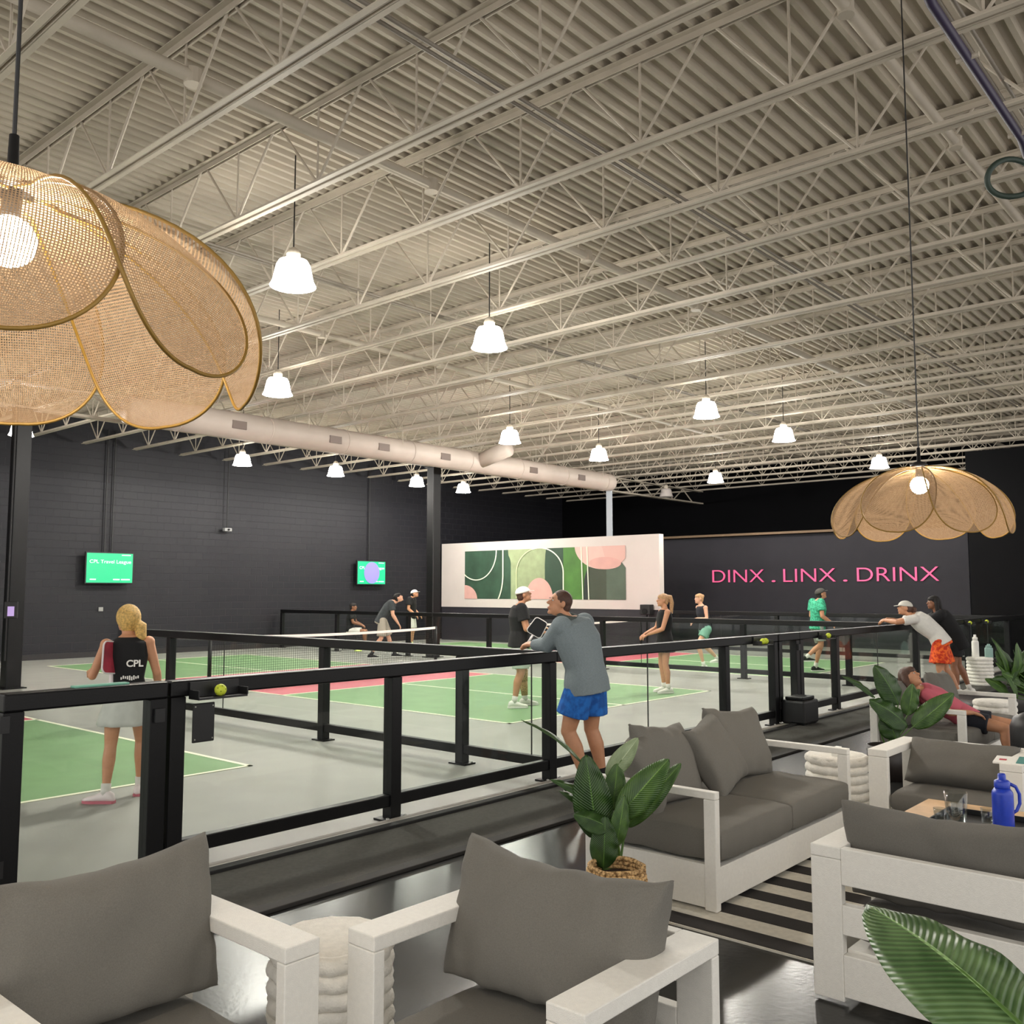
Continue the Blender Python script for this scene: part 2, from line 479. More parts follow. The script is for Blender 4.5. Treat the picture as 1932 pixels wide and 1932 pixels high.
# pipes running under the deck
for v, z, r, lab in ((6.78, 5.93, .055, 'white sprinkler pipe running back under the deck above the left half'),
                     (12.2, 5.93, .05, 'white sprinkler pipe running back under the deck over the middle court'),
                     (2.4, 5.98, .045, 'white sprinkler pipe running back under the deck above the lounge')):
    t = thing('ceiling_pipe', lab, 'pipe', (0, v, z))
    MB().cone((U0, 0, 0), (FAR_U-.05, 0, 0), r, r, 12).build('pipe_run', M_STEEL, t, True)
    for k in range(11): MB().cone((1.05+k*2.72, 0, -r*1.25), (1.05+k*2.72, 0, r*1.1), r*1.35, r*1.35, 12).build('hanger', M_STEEL, t)
for v, z, lab in ((4.64, 5.62, 'pair of grey conduits crossing the joists above the standing man'), (1.72, 5.75, 'pair of grey conduits crossing the joists above the right pendant lamp'), (9.6, 5.75, 'pair of grey conduits crossing the joists above the middle high bay lamps')):
    t = thing('conduit_run', lab, 'conduit', (0, v, z))
    for dv in (-.04, .04): MB().cone((U0, dv, 0), (FAR_U-.1, dv, 0), .016, .016, 8).build('conduit', mat('conduit_grey', '7e766b', .5), t, True)
# purple cable and coil
t = thing('ceiling_cable', 'dark purple cable slung under the joists at the top right', 'cable', (4.6, 1.56, 5.2))
MB().tube([(0, 0, .3), (1.0, 0, 0), (1.75, 0, .0), (3.2, 0, .0), (3.5, .02, -.05)], .03, 10).build('cable_sleeve', mat('purple_cable', '2f2740', .5), t, True)
for x in (1.75, 3.1): MB().cone((x, -.07, 0), (x, .07, 0), .018, .018, 8).build('cable_clip', M_STEEL, t)
mb = MB(); c = Vector((7.78, 1.63, 4.9))
mb.tube([c+RGT*.17*cos(a)*1.15+UPV*.17*sin(a)*.85+FWD*.02*sin(2*a) for a in [2*pi*i/36 for i in range(36)]], .022, 8, True)
tag(mb.build('cable_coil', mat('coil_green', '24332a', .6), None, True), 'dark green coiled cable hanging at the right edge under the joists', 'coil')

# round duct
t = thing('round_duct', 'long round painted air duct hung below the joists', 'duct', (8.0, 16.4, 5.05))
mb = MB(); mb.lathe([(.02, 0), (.27, 0), (.27, 15.2), (.25, 15.42), (.16, 15.55), (.02, 15.58)], (0, 0, 0), 28)
mb.v = [(z, y, x) for x, y, z in mb.v]; mb.build('duct_shell', M_DUCT, t, True)
for k in range(8):
    mb = MB(); mb.tube([(1+2*k, .276*cos(a), .276*sin(a)) for a in [2*pi*i/28 for i in range(28)]], .012, 6, True); mb.build('seam_ring', M_DUCT, t, True)
mb = MB(); mb.cone((9.4, 0, 0), (9.4, -1.1, .25), .2, .2, 20); mb.build('branch_duct', M_DUCT, t, True)
for x in (2.2, 4.6, 6.0, 8.0, 11.4, 13.6):
    mb = MB()
    mb.box((x-.16, -.285, -.11), (x+.16, -.262, .05)); mb.build('vent_grille', mat('vent_dark', '6b5d56', .6), t)
mb = MB()
for k in range(6):
    for s in (-1, 1): mb.cone((1.2+2.7*k, s*.25, 0), (1.2+2.7*k, s*.25, .48), .006, .006, 6)
mb.build('hanger_rod', M_STEEL, t)

# columns
for (u, v), lab in (((6.62, 17.5), 'black steel column at far left, behind the glass gate'), ((16.93, 17.5), 'black steel column standing between the green wall screen and the mural')):
    t = thing('steel_column', lab, 'column', (u, v, 0), 0, 'black roof columns')
    MB().box((-.13, -.13, 0), (.13, .13, 4.98)).build('shaft', M_BLACK, t, bevel=.01)
    MB().box((-.2, -.2, 0), (.2, .2, .02)).build('base_plate', M_BLACK, t)
    MB().box((-.18, -.18, 4.955), (.18, .18, 4.98)).build('cap_plate', M_BLACK, t)
    MB().cone((-.17, -.16, .5), (-.17, -.16, 4.9), .015, .015, 8).build('conduit', M_BLACK2, t)
o = MB().box((-.1, -.02, -.14), (.1, .02, .14)).build('wall_tablet', M_BLACK2, None, loc=at(21, 1151, 15.4), rot=(0, 0, RD(-30)), bevel=.01)
tag(o, 'small dark tablet screen mounted on the left steel column', 'tablet')
MB().box((-.05, -.025, -.10), (.05, -.021, .06)).build('screen', mat('tablet_glow', '8f7aa8', .4, emit=.5), o)

# ------------------------------------------------------------------ mural wall, sign wall
mw = thing('mural_wall', 'free-standing white mural wall over a charcoal base behind the middle court', 'wall panel', (23.4, 19.2, 0))
MB().box((0, -4.54, 1.16), (.25, 4.56, 3.40)).build('white_panel', mat('mural_white', 'c6bdb8', .7, 0, .02, 2), mw)
MB().box((.02, -4.54, 0), (.25, 4.56, 1.16)).build('base_panel', mat('mural_base', '26242b', .6, 0, .1, 2), mw)
MB().box((.0, -2.82, 3.4), (.1, -2.66, 5.0)).build('support_post', mat('galvanised', '9aa0a8', .5), mw)


def mural():
    x0, x1, y0, y1 = 297., 1470., 965., 605.
    K = 1.16

    def T(x, y):
        s = (x-x0)/(x1-x0); a = s*K/(1+s*(K-1))
        # top edge of the art rises to the right in the photograph; undo the slant
        yt = 625+(585-625)*s; yb = 963+(972-963)*s
        b = (yb-y)/(yb-yt)
        return (a, b)

    def clip(poly):
        for ax, val, sg in ((0, 0, 1), (0, 1, -1), (1, 0, 1), (1, 1, -1)):
            out = []
            for i in range(len(poly)):
                p, q = poly[i-1], poly[i]
                ip = sg*(p[ax]-val) >= -1e-9; iq = sg*(q[ax]-val) >= -1e-9
                if ip != iq:
                    t = (val-p[ax])/(q[ax]-p[ax]); out.append((p[0]+(q[0]-p[0])*t, p[1]+(q[1]-p[1])*t))
                if iq: out.append(q)
            poly = out
            if not poly: return poly
        return poly
    art = []
    W, Hh = 6.76, 1.65

    def shape(pts, layer, m, nm='colour_field'):
        p = clip([T(*q) for q in pts])
        if len(p) < 3: return
        o = MB().poly([(-.003-.003*layer, 3.4-a*W, 1.45+b*Hh) for a, b in p], (.003, 0, 0)).build(nm, m, mw)
        art.append(o)

    def arc(cx, cy, rx, ry, a0, a1, n=28): return [(cx+rx*cos(RD(a0+(a1-a0)*i/n)), cy+ry*sin(RD(a0+(a1-a0)*i/n))) for i in range(n+1)]

    def stroke(pts, w, layer, m):
        L = []; R = []
        for i, p in enumerate(pts):
            a = pts[max(0, i-1)]; b = pts[min(len(pts)-1, i+1)]; dx, dy = b[0]-a[0], b[1]-a[1]; l = math.hypot(dx, dy) or 1
            L.append((p[0]-dy/l*w/2, p[1]+dx/l*w/2)); R.append((p[0]+dy/l*w/2, p[1]-dx/l*w/2))
        mb = MB()
        for i in range(len(pts)-1):
            p = clip([T(*q) for q in (L[i], L[i+1], R[i+1], R[i])])
            if len(p) >= 3: mb.poly([(-.003-.003*layer, 3.4-a*W, 1.45+b*Hh) for a, b in p], (.003, 0, 0))
        mb.build('painted_line', m, mw)
    dk = mat('mural_dark_green', '2a4534', .7, 0, .25, 2.5); sg = mat('mural_sage', '8c9874', .7, 0, .15, 3)
    md = mat('mural_forest', '263e2e', .7, 0, .2, 2); br = mat('mural_leaf', '44702f', .7, 0, .2, 2)
    ol = mat('mural_olive', '3a4234', .7, 0, .12, 2); ol2 = mat('mural_grey_green', '4c5a4c', .7, 0, .12, 2)
    pk = mat('mural_pink', 'c99c94', .7, 0, .05, 3); pk2 = mat('mural_pale_pink', 'cfaea5', .7, 0, .05, 3)
    cr = mat('mural_cream', 'e6e6cf', .7)
    shape([(290, 1000), (290, 560), (640, 560), (640, 1000)], 1, dk)
    shape([(600, 560), (612, 618)]+arc(560, 720, 72, 100, -40, 0, 8)+[(632, 1000), (900, 1000), (880, 960), (880, 720), (884, 650), (895, 560)], 2, sg)
    shape([(895, 560), (884, 650), (880, 720), (880, 1000), (1030, 1000), (1030, 560)], 2, md)
    shape([(1015, 560), (1015, 1000), (1170, 1000), (1205, 700), (1205, 560)], 3, br)
    shape([(1165, 1000), (1165, 860), (1175, 800), (1200, 740), (1440, 705), (1470, 745), (1490, 1000)], 4, ol)
    shape([(1330, 1000), (1330, 720), (1440, 706), (1470, 745), (1490, 1000)], 5, ol2)
    shape([(1162, 1000), (1168, 830), (1185, 770), (1195, 750), (1195, 1000)], 6, mat('mural_ink', '232a28', .7))
    shape(arc(1300, 590, 200, 165, 0, 180), 6, pk2)
    shape([(1290, 560), (1320, 670), (1440, 705), (1500, 650), (1500, 560)], 7, mat('mural_rose', 'cba49b', .7))
    shape(arc(1322, 712, 118, 44, 0, 359), 8, pk)
    shape(arc(840, 968, 100, 152, 180, 360), 6, pk)
    shape(arc(297, 966, 92, 100, 180, 360)+[(297, 1000)], 6, pk)
    stroke(arc(382, 618, 147, 212, 0, 130), 7, 9, cr)
    stroke([(577, 580), (577, 790)]+arc(470, 790, 107, 240, 0, 62), 8, 9, cr)
    stroke([(675, 960), (675, 780)]+arc(847, 780, 172, 178, 180, 250), 6, 9, mat('mural_lime', 'c4cfa0', .7))
    stroke(arc(847, 780, 170, 178, 250, 360)+[(1017, 1000)], 8, 9, cr)
    stroke([(1148, 560), (1160, 1000)], 7, 10, cr)
    stroke([(1190, 560), (1203, 1000)], 7, 10, cr)


mural()
o = MB().box((-.12, -.17, 0), (.12, .17, .3)).build('loudspeaker', M_BLACK2, None, loc=(23.2, 14.98, 1.02), bevel=.02)
tag(o, 'small black loudspeaker box at the lower right corner of the mural', 'loudspeaker')
MB().cone((-.121, 0, .1), (-.135, 0, .1), .09, .09, 20).build('speaker_cone', M_BLACK, o)
MB().cone((.0, 0, -1.02), (0, 0, 0), .025, .025, 10).build('stand_pole', M_BLACK, o)

sw = thing('sign_wall', 'charcoal partition wall carrying the pink lettering', 'wall panel', (28.0, 12.1, 0))
MB().box((0, -4.68, 0), (.25, 6.2, 3.52)).build('partition', M_SIGNW, sw)
MB().box((-.25, -1.0, 3.53), (.2, 6.2, 3.6)).build('ledge', mat('raw_timber', '6b5640', .7), sw)
M_NEON = mat('pink_letter_paint', 'e8568a', .5, emit=.10)
lt = thing('wall_lettering', 'pink capital letters reading DINX . LINX . DRINX on charcoal wall', 'sign', (27.98, 15.42, 2.0))
S = (15.42-8.31)/419.0       # metres per px along the wall (mean)


def letters(txt, v0, v1, h):
    # v0 > v1, text reads towards smaller v
    text_mesh(txt, h/.70, .01, 'letters', M_NEON, lt, (-.02, v0-15.42, .0), (RD(90), 0, RD(-90)), v0-v1, -.006)


def vx(x): # v of pixel column x on the sign wall plane
    d = FWD*CF+RGT*(x-966); return d.y/d.x*28.0


for tx, a, b in (('DINX', 1343, 1440), ('.', 1454, 1461), ('LINX', 1476, 1574), ('.', 1588, 1596), ('DRINX', 1614, 1768)):
    letters(tx, vx(a), vx(b), .43)

# far dark volumes
struct('wall_right', MB().box((26.3, 3.6, 0), (26.5, 6.95, 5.4)), mat('right_dark_wall', '0a0a0c', .8, spec=.1))

# TVs
M_TVG = mat('screen_green', '12a873', .4, emit=.3)
M_TXT = mat('screen_text', 'd8fff0', .4, emit=.35)


def tv(u0, u1, z0, z1, label, oval):
    t = thing('wall_screen', label, 'television', ((u0+u1)/2, WALL_V-.22, (z0+z1)/2), 0, 'green screens on the left wall')
    w = (u1-u0)/2; h = (z1-z0)/2
    MB().box((-w-.03, 0, -h-.03), (w+.03, .06, h+.03)).build('frame', M_BLACK2, t, bevel=.01)
    MB().box((-w, -.006, -h), (w, .0, h)).build('screen', M_TVG, t)
    MB().box((-.2, .06, -.15), (.2, .2, .15)).build('wall_bracket', M_BLACK2, t)
    text_mesh('CPL Travel League', .13, .002, 'caption', M_TXT, t, (-w*.88, -.012, h*.32), (RD(90), 0, 0), w*1.8)
    for x, s in ((-w*.85, .2), (w*.15, .22), (w*.5, .3)): MB().box((x, -.012, -h*.82), (x+s*.8, -.008, -h*.74)).build('caption_bar', M_TXT, t)
    MB().box((w*.5, -.012, h*.86), (w*.9, -.008, h*.92)).build('caption_bar', M_TXT, t)
    if oval:
        mb = MB(); mb.poly([(w*.56*cos(a), -.02, h*.96*sin(a)) for a in [2*pi*i/40 for i in range(40)]], (0, .005, 0))
        mb.build('oval_graphic', mat('screen_lavender', '8078cc', .4, emit=.22), t)
    for dx in ((-.1, .1) if not oval else (.0,)):
        MB().cone((dx, .15, h), (dx, .15, 6.0-(z0+z1)/2), .018, .018, 8).build('cable_pipe', M_BLACK2, t)


tv(10.79, 12.02, 1.93, 2.70, 'green wall screen reading CPL Travel League at left', False)
tv(19.73, 20.92, 1.95, 2.70, 'smaller green wall screen showing a lavender oval', True)
t = thing('wall_camera', 'small camera on a thin drop pipe against the left wall', 'camera', (14.88, WALL_V-.15, 3.5))
MB().cone((0, 0, .05), (0, 0, 2.4), .015, .015, 8).build('drop_pipe', M_BLACK2, t)
MB().box((-.12, -.08, -.05), (.12, .05, .05)).build('camera_body', mat('camera_grey', '8f8f8f', .4), t, bevel=.015)
MB().cone((0, -.08, 0), (0, -.12, 0), .03, .03, 12).build('lens', M_BLACK, t)
o = MB().box((-.06, -.03, -.06), (.06, 0, .05)).build('wall_outlet_box', mat('outlet_grey', '8a8a88', .5), None, loc=(11.3, WALL_V, 1.24), bevel=.008)
tag(o, 'small grey outlet box low on the left wall', 'outlet')

# ------------------------------------------------------------------ high bay lamps
M_BELL = mat('lit_acrylic_shade', 'fffaf0', .3, emit=BELL_GLOW)
M_BULB = mat('lit_bulb', 'fff6e4', .3, emit=BULB_GLOW)
M_RIMG = mat('shade_rim_grey', 'c9c7be', .4, emit=1.4)
bell_xy = [(5.64, 7.98, 'largest, nearest the top left pendant'), (8.83, 8.10, 'second largest, upper middle'), (8.70, 12.67, 'just right of the big left pendant'),
           (15.03, 8.36, 'upper of the three right of centre'), (18.53, 8.47, 'right of the upper middle pair'), (14.90, 13.06, 'in the middle left of the duct end'),
           (18.28, 13.13, 'above the white mural'), (13.09, 20.53, 'first from the left against the black wall'), (16.02, 20.48, 'against the black wall left of the column'),
           (21.43, 20.79, 'above the mural near the column'), (24.31, 13.26, 'beside the duct end over the sign wall'), (24.27, 8.49, 'just above the small pendant'),
           (7.56, 20.02, 'behind the left steel column'), (19.2, 20.6, 'half hidden behind the round duct')]
bell = thing('high_bay_lamp', 'x', 'lamp', (0, 0, 4.9), 0, 'glowing bell lamps')
prof = [(.11, .28), (.15, .268), (.175, .225), (.19, .16), (.202, .10), (.214, .05), (.236, .006), (.24, 0.0), (.234, .0), (.206, .05), (.194, .10), (.182, .16), (.167, .22), (.143, .258), (.10, .268)]
MB().lathe(prof, n=32).build('shade', M_BELL, bell, True)
MB().lathe([(.05, .26), (.07, .28), (.075, .35), (.05, .40), (.02, .42)], n=20).build('ballast_housing', M_STEEL, bell, True)
MB().cone((0, 0, .4), (0, 0, 1.43), .008, .008, 6).build('cord', M_BLACK2, bell)
MB().ell((0, 0, .15), (.05, .05, .08)).build('bulb', M_BULB, bell, True)
for k, (u, v, w) in enumerate(bell_xy):
    b = bell if k == 0 else copy_tree(bell)
    b.location = (u, v, 4.9); b['label'] = 'glowing white bell-shaped high bay lamp, '+w
    ld = bpy.data.lights.new('high_bay_light', 'POINT'); ld.energy = BELL_POWER; ld.color = (1, .965, .905); ld.shadow_soft_size = .12
    lo = bpy.data.objects.new('high_bay_light', ld); COL.objects.link(lo); lo.location = (u, v, 4.84); lo.parent = None
# unlit lamp
o = copy_tree(bell); o.location = (27.0, 16.6, 4.9); o['label'] = 'unlit grey bell lamp hanging at right of the duct end'; del o['group']
for ch in o.children:
    if ch.name.startswith(('shade', 'bulb')):
        ch.data = ch.data.copy(); ch.data.materials.clear(); ch.data.materials.append(mat('unlit_shade', 'b8b0ac', .4))

# ------------------------------------------------------------------ petal pendants
M_WEAVE = weave_mat('woven_cane', '8a6f55', 'a58c70', 72, 110, .60)


def petal_pt(s, t, R=.52, Hh=.345, w=.205):
    """s along the petal from the crown (0) to the tip (1); t across -1..1"""
    a = RD(6)+RD(98)*s
    wid = w*max(.12, sin(pi/2*min(1, s/.66)))**.85 if s < .66 else w*max(0.0, 1-((s-.66)/.34)**2.1)**.5
    r = R*sin(a)*(1+.0*s); z = Hh*(cos(a)-1)
    y = t*wid
    # across the petal the sheet curls down at its sides and wraps round the dome
    rr = r-(y*y)*.6*(1 if r > .1 else .2)-.01
    zz = z-(abs(t)**2)*wid*.07
    return Vector((rr, y, zz))


def pendant(label, loc, rz, drop, n=8):
    t = thing('petal_pendant_lamp', label, 'lamp', loc, rz, 'woven petal pendants')
    for k in range(n):
        a0 = 2*pi*k/n; tilt = .012*(k % 2)
        A = 26; B = 16; R3 = Matrix.Rotation(a0, 3, 'Z') @ Matrix.Rotation(RD(-4), 3, 'X')

        def pp(s, q): return R3 @ (petal_pt(s, q)+Vector((0, 0, .0)))*(1-tilt)+Vector((0, 0, -tilt))
        P = [[pp(sin(pi/2*i/A), -1+2*j/B) for j in range(B+1)] for i in range(A+1)]
        mb = MB(); mb.grid(P); p = mb.build('petal', M_WEAVE, t, True, fixn=False)
        edge = [P[i][0] for i in range(A+1)]+[P[i][B] for i in range(A-1, -1, -1)]
        mb = MB(); mb.tube(edge, .0042, 6); mb.build('rim', M_GOLD, p, True)
    MB().lathe([(.055, .0), (.05, .015), (.03, .03), (.012, .035), (.01, .12)], n=16).build('crown_cap', M_BLACK2, t, True)
    MB().cone((0, 0, .1), (0, 0, drop), .0045, .0045, 6).build('cord', M_BLACK2, t)
    MB().ell((0, 0, -.115), (.055, .055, .055)).build('bulb', M_BULB, t, True)
    MB().cone((0, 0, -.07), (0, 0, 0), .02, .02, 10).build('socket', M_BLACK2, t)
    return t


pendant('large woven cane petal pendant lamp cropped by the left edge', (.74, 2.07, 2.56), RD(-21), 3.3)
pendant('small-looking woven cane petal pendant hanging over the lounge at right', (5.95, 1.84, 2.47), RD(4), 3.4)
pendant('unseen woven cane petal pendant lamp added behind the camera to light the lounge', (-1.2, -1.6, 2.5), RD(5), 3.3)  # extra pendant out of view, added to brighten the lounge furniture

# ------------------------------------------------------------------ fences
RAIL_T, RAIL_B = 1.155, 1.055


def fence(name, label, axis, line, a0, a1, posts, joints, cat='fence', group='black framed glass court fences', low=.10, skip=()):
    """axis 'u' or 'v'; line = the other coordinate; a0..a1 along the axis"""
    org = (a0, line, 0) if axis == 'u' else (line, a0, 0)
    t = thing(name, label, cat, org, 0 if axis == 'u' else RD(90), group)
    L = a1-a0
    # local x runs along the fence, y across
    MB().box((0, -.05, RAIL_B), (L, .05, RAIL_T)).build('top_rail', M_BLACK, t, bevel=.012)
    MB().box((0, -.035, low), (L, .035, low+.09)).build('bottom_rail', M_BLACK, t, bevel=.008)
    for p in posts:
        x = p-a0
        MB().box((x-.05, -.05, 0), (x+.05, .05, RAIL_B)).build('post', M_BLACK, t, bevel=.006)
        f = MB().box((x-.11, -.08, 0), (x+.11, .08, .015)).build('base_plate', M_BLACK, t)
        mb = MB()
        for s in (-1, 1): mb.ell((x+s*.085, -.05, .02), (.014, .014, .01), None, 10, 6)
        mb.build('anchor_bolt', mat('bolt_zinc', 'c8c8c4', .3, .6), f, True)
    cuts = sorted([0, L]+[p-a0 for p in posts]+[j-a0 for j in joints])
    pr = [p-a0 for p in posts]
    for c0, c1 in zip(cuts, cuts[1:]):
        if c1-c0 < .2: continue
        e0 = .05 if any(abs(c0-p) < .01 for p in pr) else .004; e1 = .05 if any(abs(c1-p) < .01 for p in pr) else .004
        g_ = MB().box((c0+e0, -.005, low+.09), (c1-e1, .005, RAIL_B)).build('glass_pane', M_GLASS, t)
        if e1 < .01 and c1 < L: MB().box((c1-.0035, -.006, low+.09), (c1+.0035, .006, RAIL_B)).build('glass_seal', M_BLACK2, g_)
    return t


def gate(label, axis, line, a0, a1, stile=.11):
    t = thing('glass_gate', label, 'gate', (a0, line, 0) if axis == 'u' else (line, a0, 0), 0 if axis == 'u' else RD(90), 'glass court gates')
    L = a1-a0
    for x in (0, L-stile): MB().box((x, -.05, .03), (x+stile, .05, RAIL_B)).build('stile', M_BLACK, t, bevel=.006)
    MB().box((0, -.055, RAIL_B), (L, .055, RAIL_T)).build('top_rail', M_BLACK, t, bevel=.012)
    MB().box((stile, -.035, .03), (L-stile, .035, .1)).build('bottom_rail', M_BLACK, t, bevel=.006)
    MB().box((stile, -.005, .1), (L-stile, .005, RAIL_B)).build('glass_pane', M_GLASS, t)
    for z in (.2, .95): MB().box((-.02, -.065, z), (.03, -.05, z+.09)).build('hinge', M_BLACK2, t)
    MB().box((L-.09, -.075, .92), (L-.03, -.05, 1.0)).build('latch', M_BLACK2, t)
    return t


AV = 5.36
gate('black framed glass gate at the left end of the near fence', 'u', AV, 1.98, 2.915)
fence('glass_fence', 'near black framed glass fence from the gate to the leaning man', 'u', AV, 2.93, 6.72, [2.985, 4.77, 6.66], [])
fence('glass_fence', 'near black framed glass fence behind the sofa, right of the leaning man', 'u', AV, 6.72, 11.30, [9.95, 11.24], [8.30])
gate('black framed glass gate left open between the two fence runs behind the sofa', 'u', AV, 11.32, 11.95, .10)
fence('glass_fence', 'long glass fence running back where the two women lean', 'u', AV, 11.96, 25.8, [12.02, 13.25, 16.8, 19.9, 23.0, 25.7], [14.95, 18.3, 21.4])
fence('glass_fence', 'glass fence running back from the corner beside the leaning man', 'v', 6.72, 5.41, 12.9, [6.52, 8.74, 12.2], [5.62, 10.85])
fence('glass_fence', 'glass fence between the middle and right courts', 'v', 16.8, 5.42, 24.0, [6.54, 8.62, 12.0, 15.4, 18.3, 21.3, 23.95], [11.0, 13.6])
fence('glass_fence', 'farthest glass fence in front of the charcoal sign wall', 'v', 22.85+.4, 5.42, 14.6, [7.5, 10.95, 14.5], [9.2, 12.6])
fence('glass_fence', 'glass fence on the left edge beyond the steel column', 'v', 5.45, 15.6, 24.0, [15.65, 18.4, 23.9], [])


# ball trays and balls
M_BALL = mat('yellow_green_ball', 'c9d63a', .6, 0, .06, 30, .3, 90)


def ball(loc, label):
    mb = MB(); mb.ell((0, 0, 0), (.037, .037, .037), None, 24, 16); o = mb.build('pickleball', M_BALL, None, True, loc=loc)
    tag(o, label, 'ball', 'yellow balls in the rail trays')
    mb = MB()
    for i in range(18):
        a = i*2.4; z = -1+2*(i+.5)/18; r = math.sqrt(1-z*z); d = Vector((r*cos(a), r*sin(a), z))
        mb.cone(d*.0365, d*.0376, .0045, .0045, 8)
    mb.build('hole', mat('ball_hole', '7e8a1e', .8), o)
    return o


def tray(u, w, lab):
    t = thing('ball_tray', lab, 'tray', (u, AV-.12, 1.05), 0, 'black ball trays on the rail')
    MB().box((-w, -.05, -.012), (w, .07, .0)).build('tray_base', M_BLACK2, t)
    MB().box((-w, .055, 0), (w, .07, .09)).build('tray_back', M_BLACK2, t)
    for s in (-1, 1): MB().box((s*w-.004, -.05, 0), (s*w+.004, .06, .045)).build('tray_end', M_BLACK2, t)
    return t


tray(3.22, .17, 'black ball tray on the near rail right of the gate post'); ball((3.22, AV-.13, 1.087), 'yellow-green ball in the tray right of the gate post')
tray(10.75, .16, 'black ball tray on the rail right of the ponytail woman')
ball((10.70, AV-.13, 1.087), 'left of two yellow-green balls on the rail above the sofa'); ball((10.80, AV-.12, 1.087), 'right of two yellow-green balls on the rail above the sofa')
tray(12.72, .16, 'black ball tray on the rail left of the woman in orange shorts'); ball((12.72, AV-.13, 1.087), 'yellow-green ball on the rail left of the woman in orange shorts')
tray(19.7, .16, 'black ball tray on the rail right of the woman in black'); ball((19.65, AV-.13, 1.087), 'yellow-green ball on the rail right of the woman in black')
tray(20.9, .16, 'last black ball tray on the rail at far right'); ball((20.85, AV-.13, 1.087), 'farthest yellow-green ball on the rail at far right')
o = MB().box((-.075, -.006, -.12), (.075, .006, .12)).build('hanging_sign_plate', M_BLACK2, None, loc=(3.14, AV-.075, .89), bevel=.01)
tag(o, 'blank black plate hanging under the near rail right of the gate post', 'plate')
mb = MB()
for x in (-.06, .06):
    for z in (-.1, .1): mb.cone((x, -.006, z), (x, -.009, z), .005, .005, 8)
mb.build('screw', mat('screw_zinc', '9a9a90', .3, .6), o)
# teal pad lying on the gate rail
tag(MB().box((-.16, -.03, 0), (.16, .03, .012)).build('teal_grip_tape', mat('teal_tape', '74b09a', .6), None, loc=(2.52, AV, RAIL_T), bevel=.004), 'teal strip lying on top of the gate rail', 'strip')
# black equipment box at the open gate
t = thing('floor_box', 'black equipment box on the carpet at the foot of the gate behind the sofa', 'box', (11.55, 5.15, .0))
MB().box((-.22, -.16, .02), (.22, .16, .32)).build('box_body', M_BLACK2, t, bevel=.03)
MB().box((-.18, -.12, .32), (.18, .12, .36)).build('lid', M_BLACK, t, bevel=.01)
mb = MB()
for x in (-.17, .17):
    for y in (-.12, .12): mb.cone((x, y, 0), (x, y, .03), .02, .02, 8)
mb.build('foot', M_BLACK2, t)

# ------------------------------------------------------------------ cushions and furniture
def cushion(w, h, t, name, m, parent, loc, rot, q=.42, pinch=.05, seed=0, wr=.010, sag=.0, N=34):
    """soft filled cushion: width w (x), height h (z), thickness t (y)"""
    F = []; Bk = []
    for i in range(N+1):
        r1 = []; r2 = []
        for j in range(N+1):
            a = -1+2*i/N; b = -1+2*j/N
            # denser sampling near the edges
            a = sin(a*pi/2); b = sin(b*pi/2)
            x = w/2*b*(1-pinch*(1-a*a)*abs(b)**3); z = h/2*a*(1-pinch*1.3*(1-b*b)*abs(a)**3)
            if a > 0: z -= sag*h*(1-b*b)*a
            th = t/2*max(0.0, (1-abs(a)**3.2)*(1-abs(b)**3.2))**q
            e = 1-(1-a*a)*(1-b*b)
            nz = noise.noise(Vector((x*5+seed*7, z*5, seed)))*.6+noise.noise(Vector((x*13+seed*3, z*13, seed+5)))*.4*e
            ridge = (abs(noise.noise(Vector((x*9+seed, z*4, seed+9)))))*e
            th2 = th*(1+.10*nz)-wr*ridge*1.6*(th > .01)+wr*nz*(1 if th > .01 else 0)
            zz = z+.012*noise.noise(Vector((x*7, seed, 3)))*abs(a)**2
            r1.append(Vector((x, -max(th2, .0), zz))); r2.append(Vector((x, max(th2, .0), zz)))
        F.append(r1); Bk.append(r2)
    mb = MB(); n = N+1
    vs = [p for r in F for p in r]; fs = []
    idx = {}
    for i in range(n):
        for j in range(n):
            if i in (0, N) or j in (0, N): idx[i, j] = i*n+j
            else: idx[i, j] = len(vs); vs.append(Bk[i][j])
    for i in range(N):
        for j in range(N):
            fs.append((i*n+j, i*n+j+1, (i+1)*n+j+1, (i+1)*n+j))
            fs.append((idx[i, j], idx[i+1, j], idx[i+1, j+1], idx[i, j+1]))
    mb.add(vs, fs)
    return mb.build(name, m, parent, True, loc=loc, rot=rot)


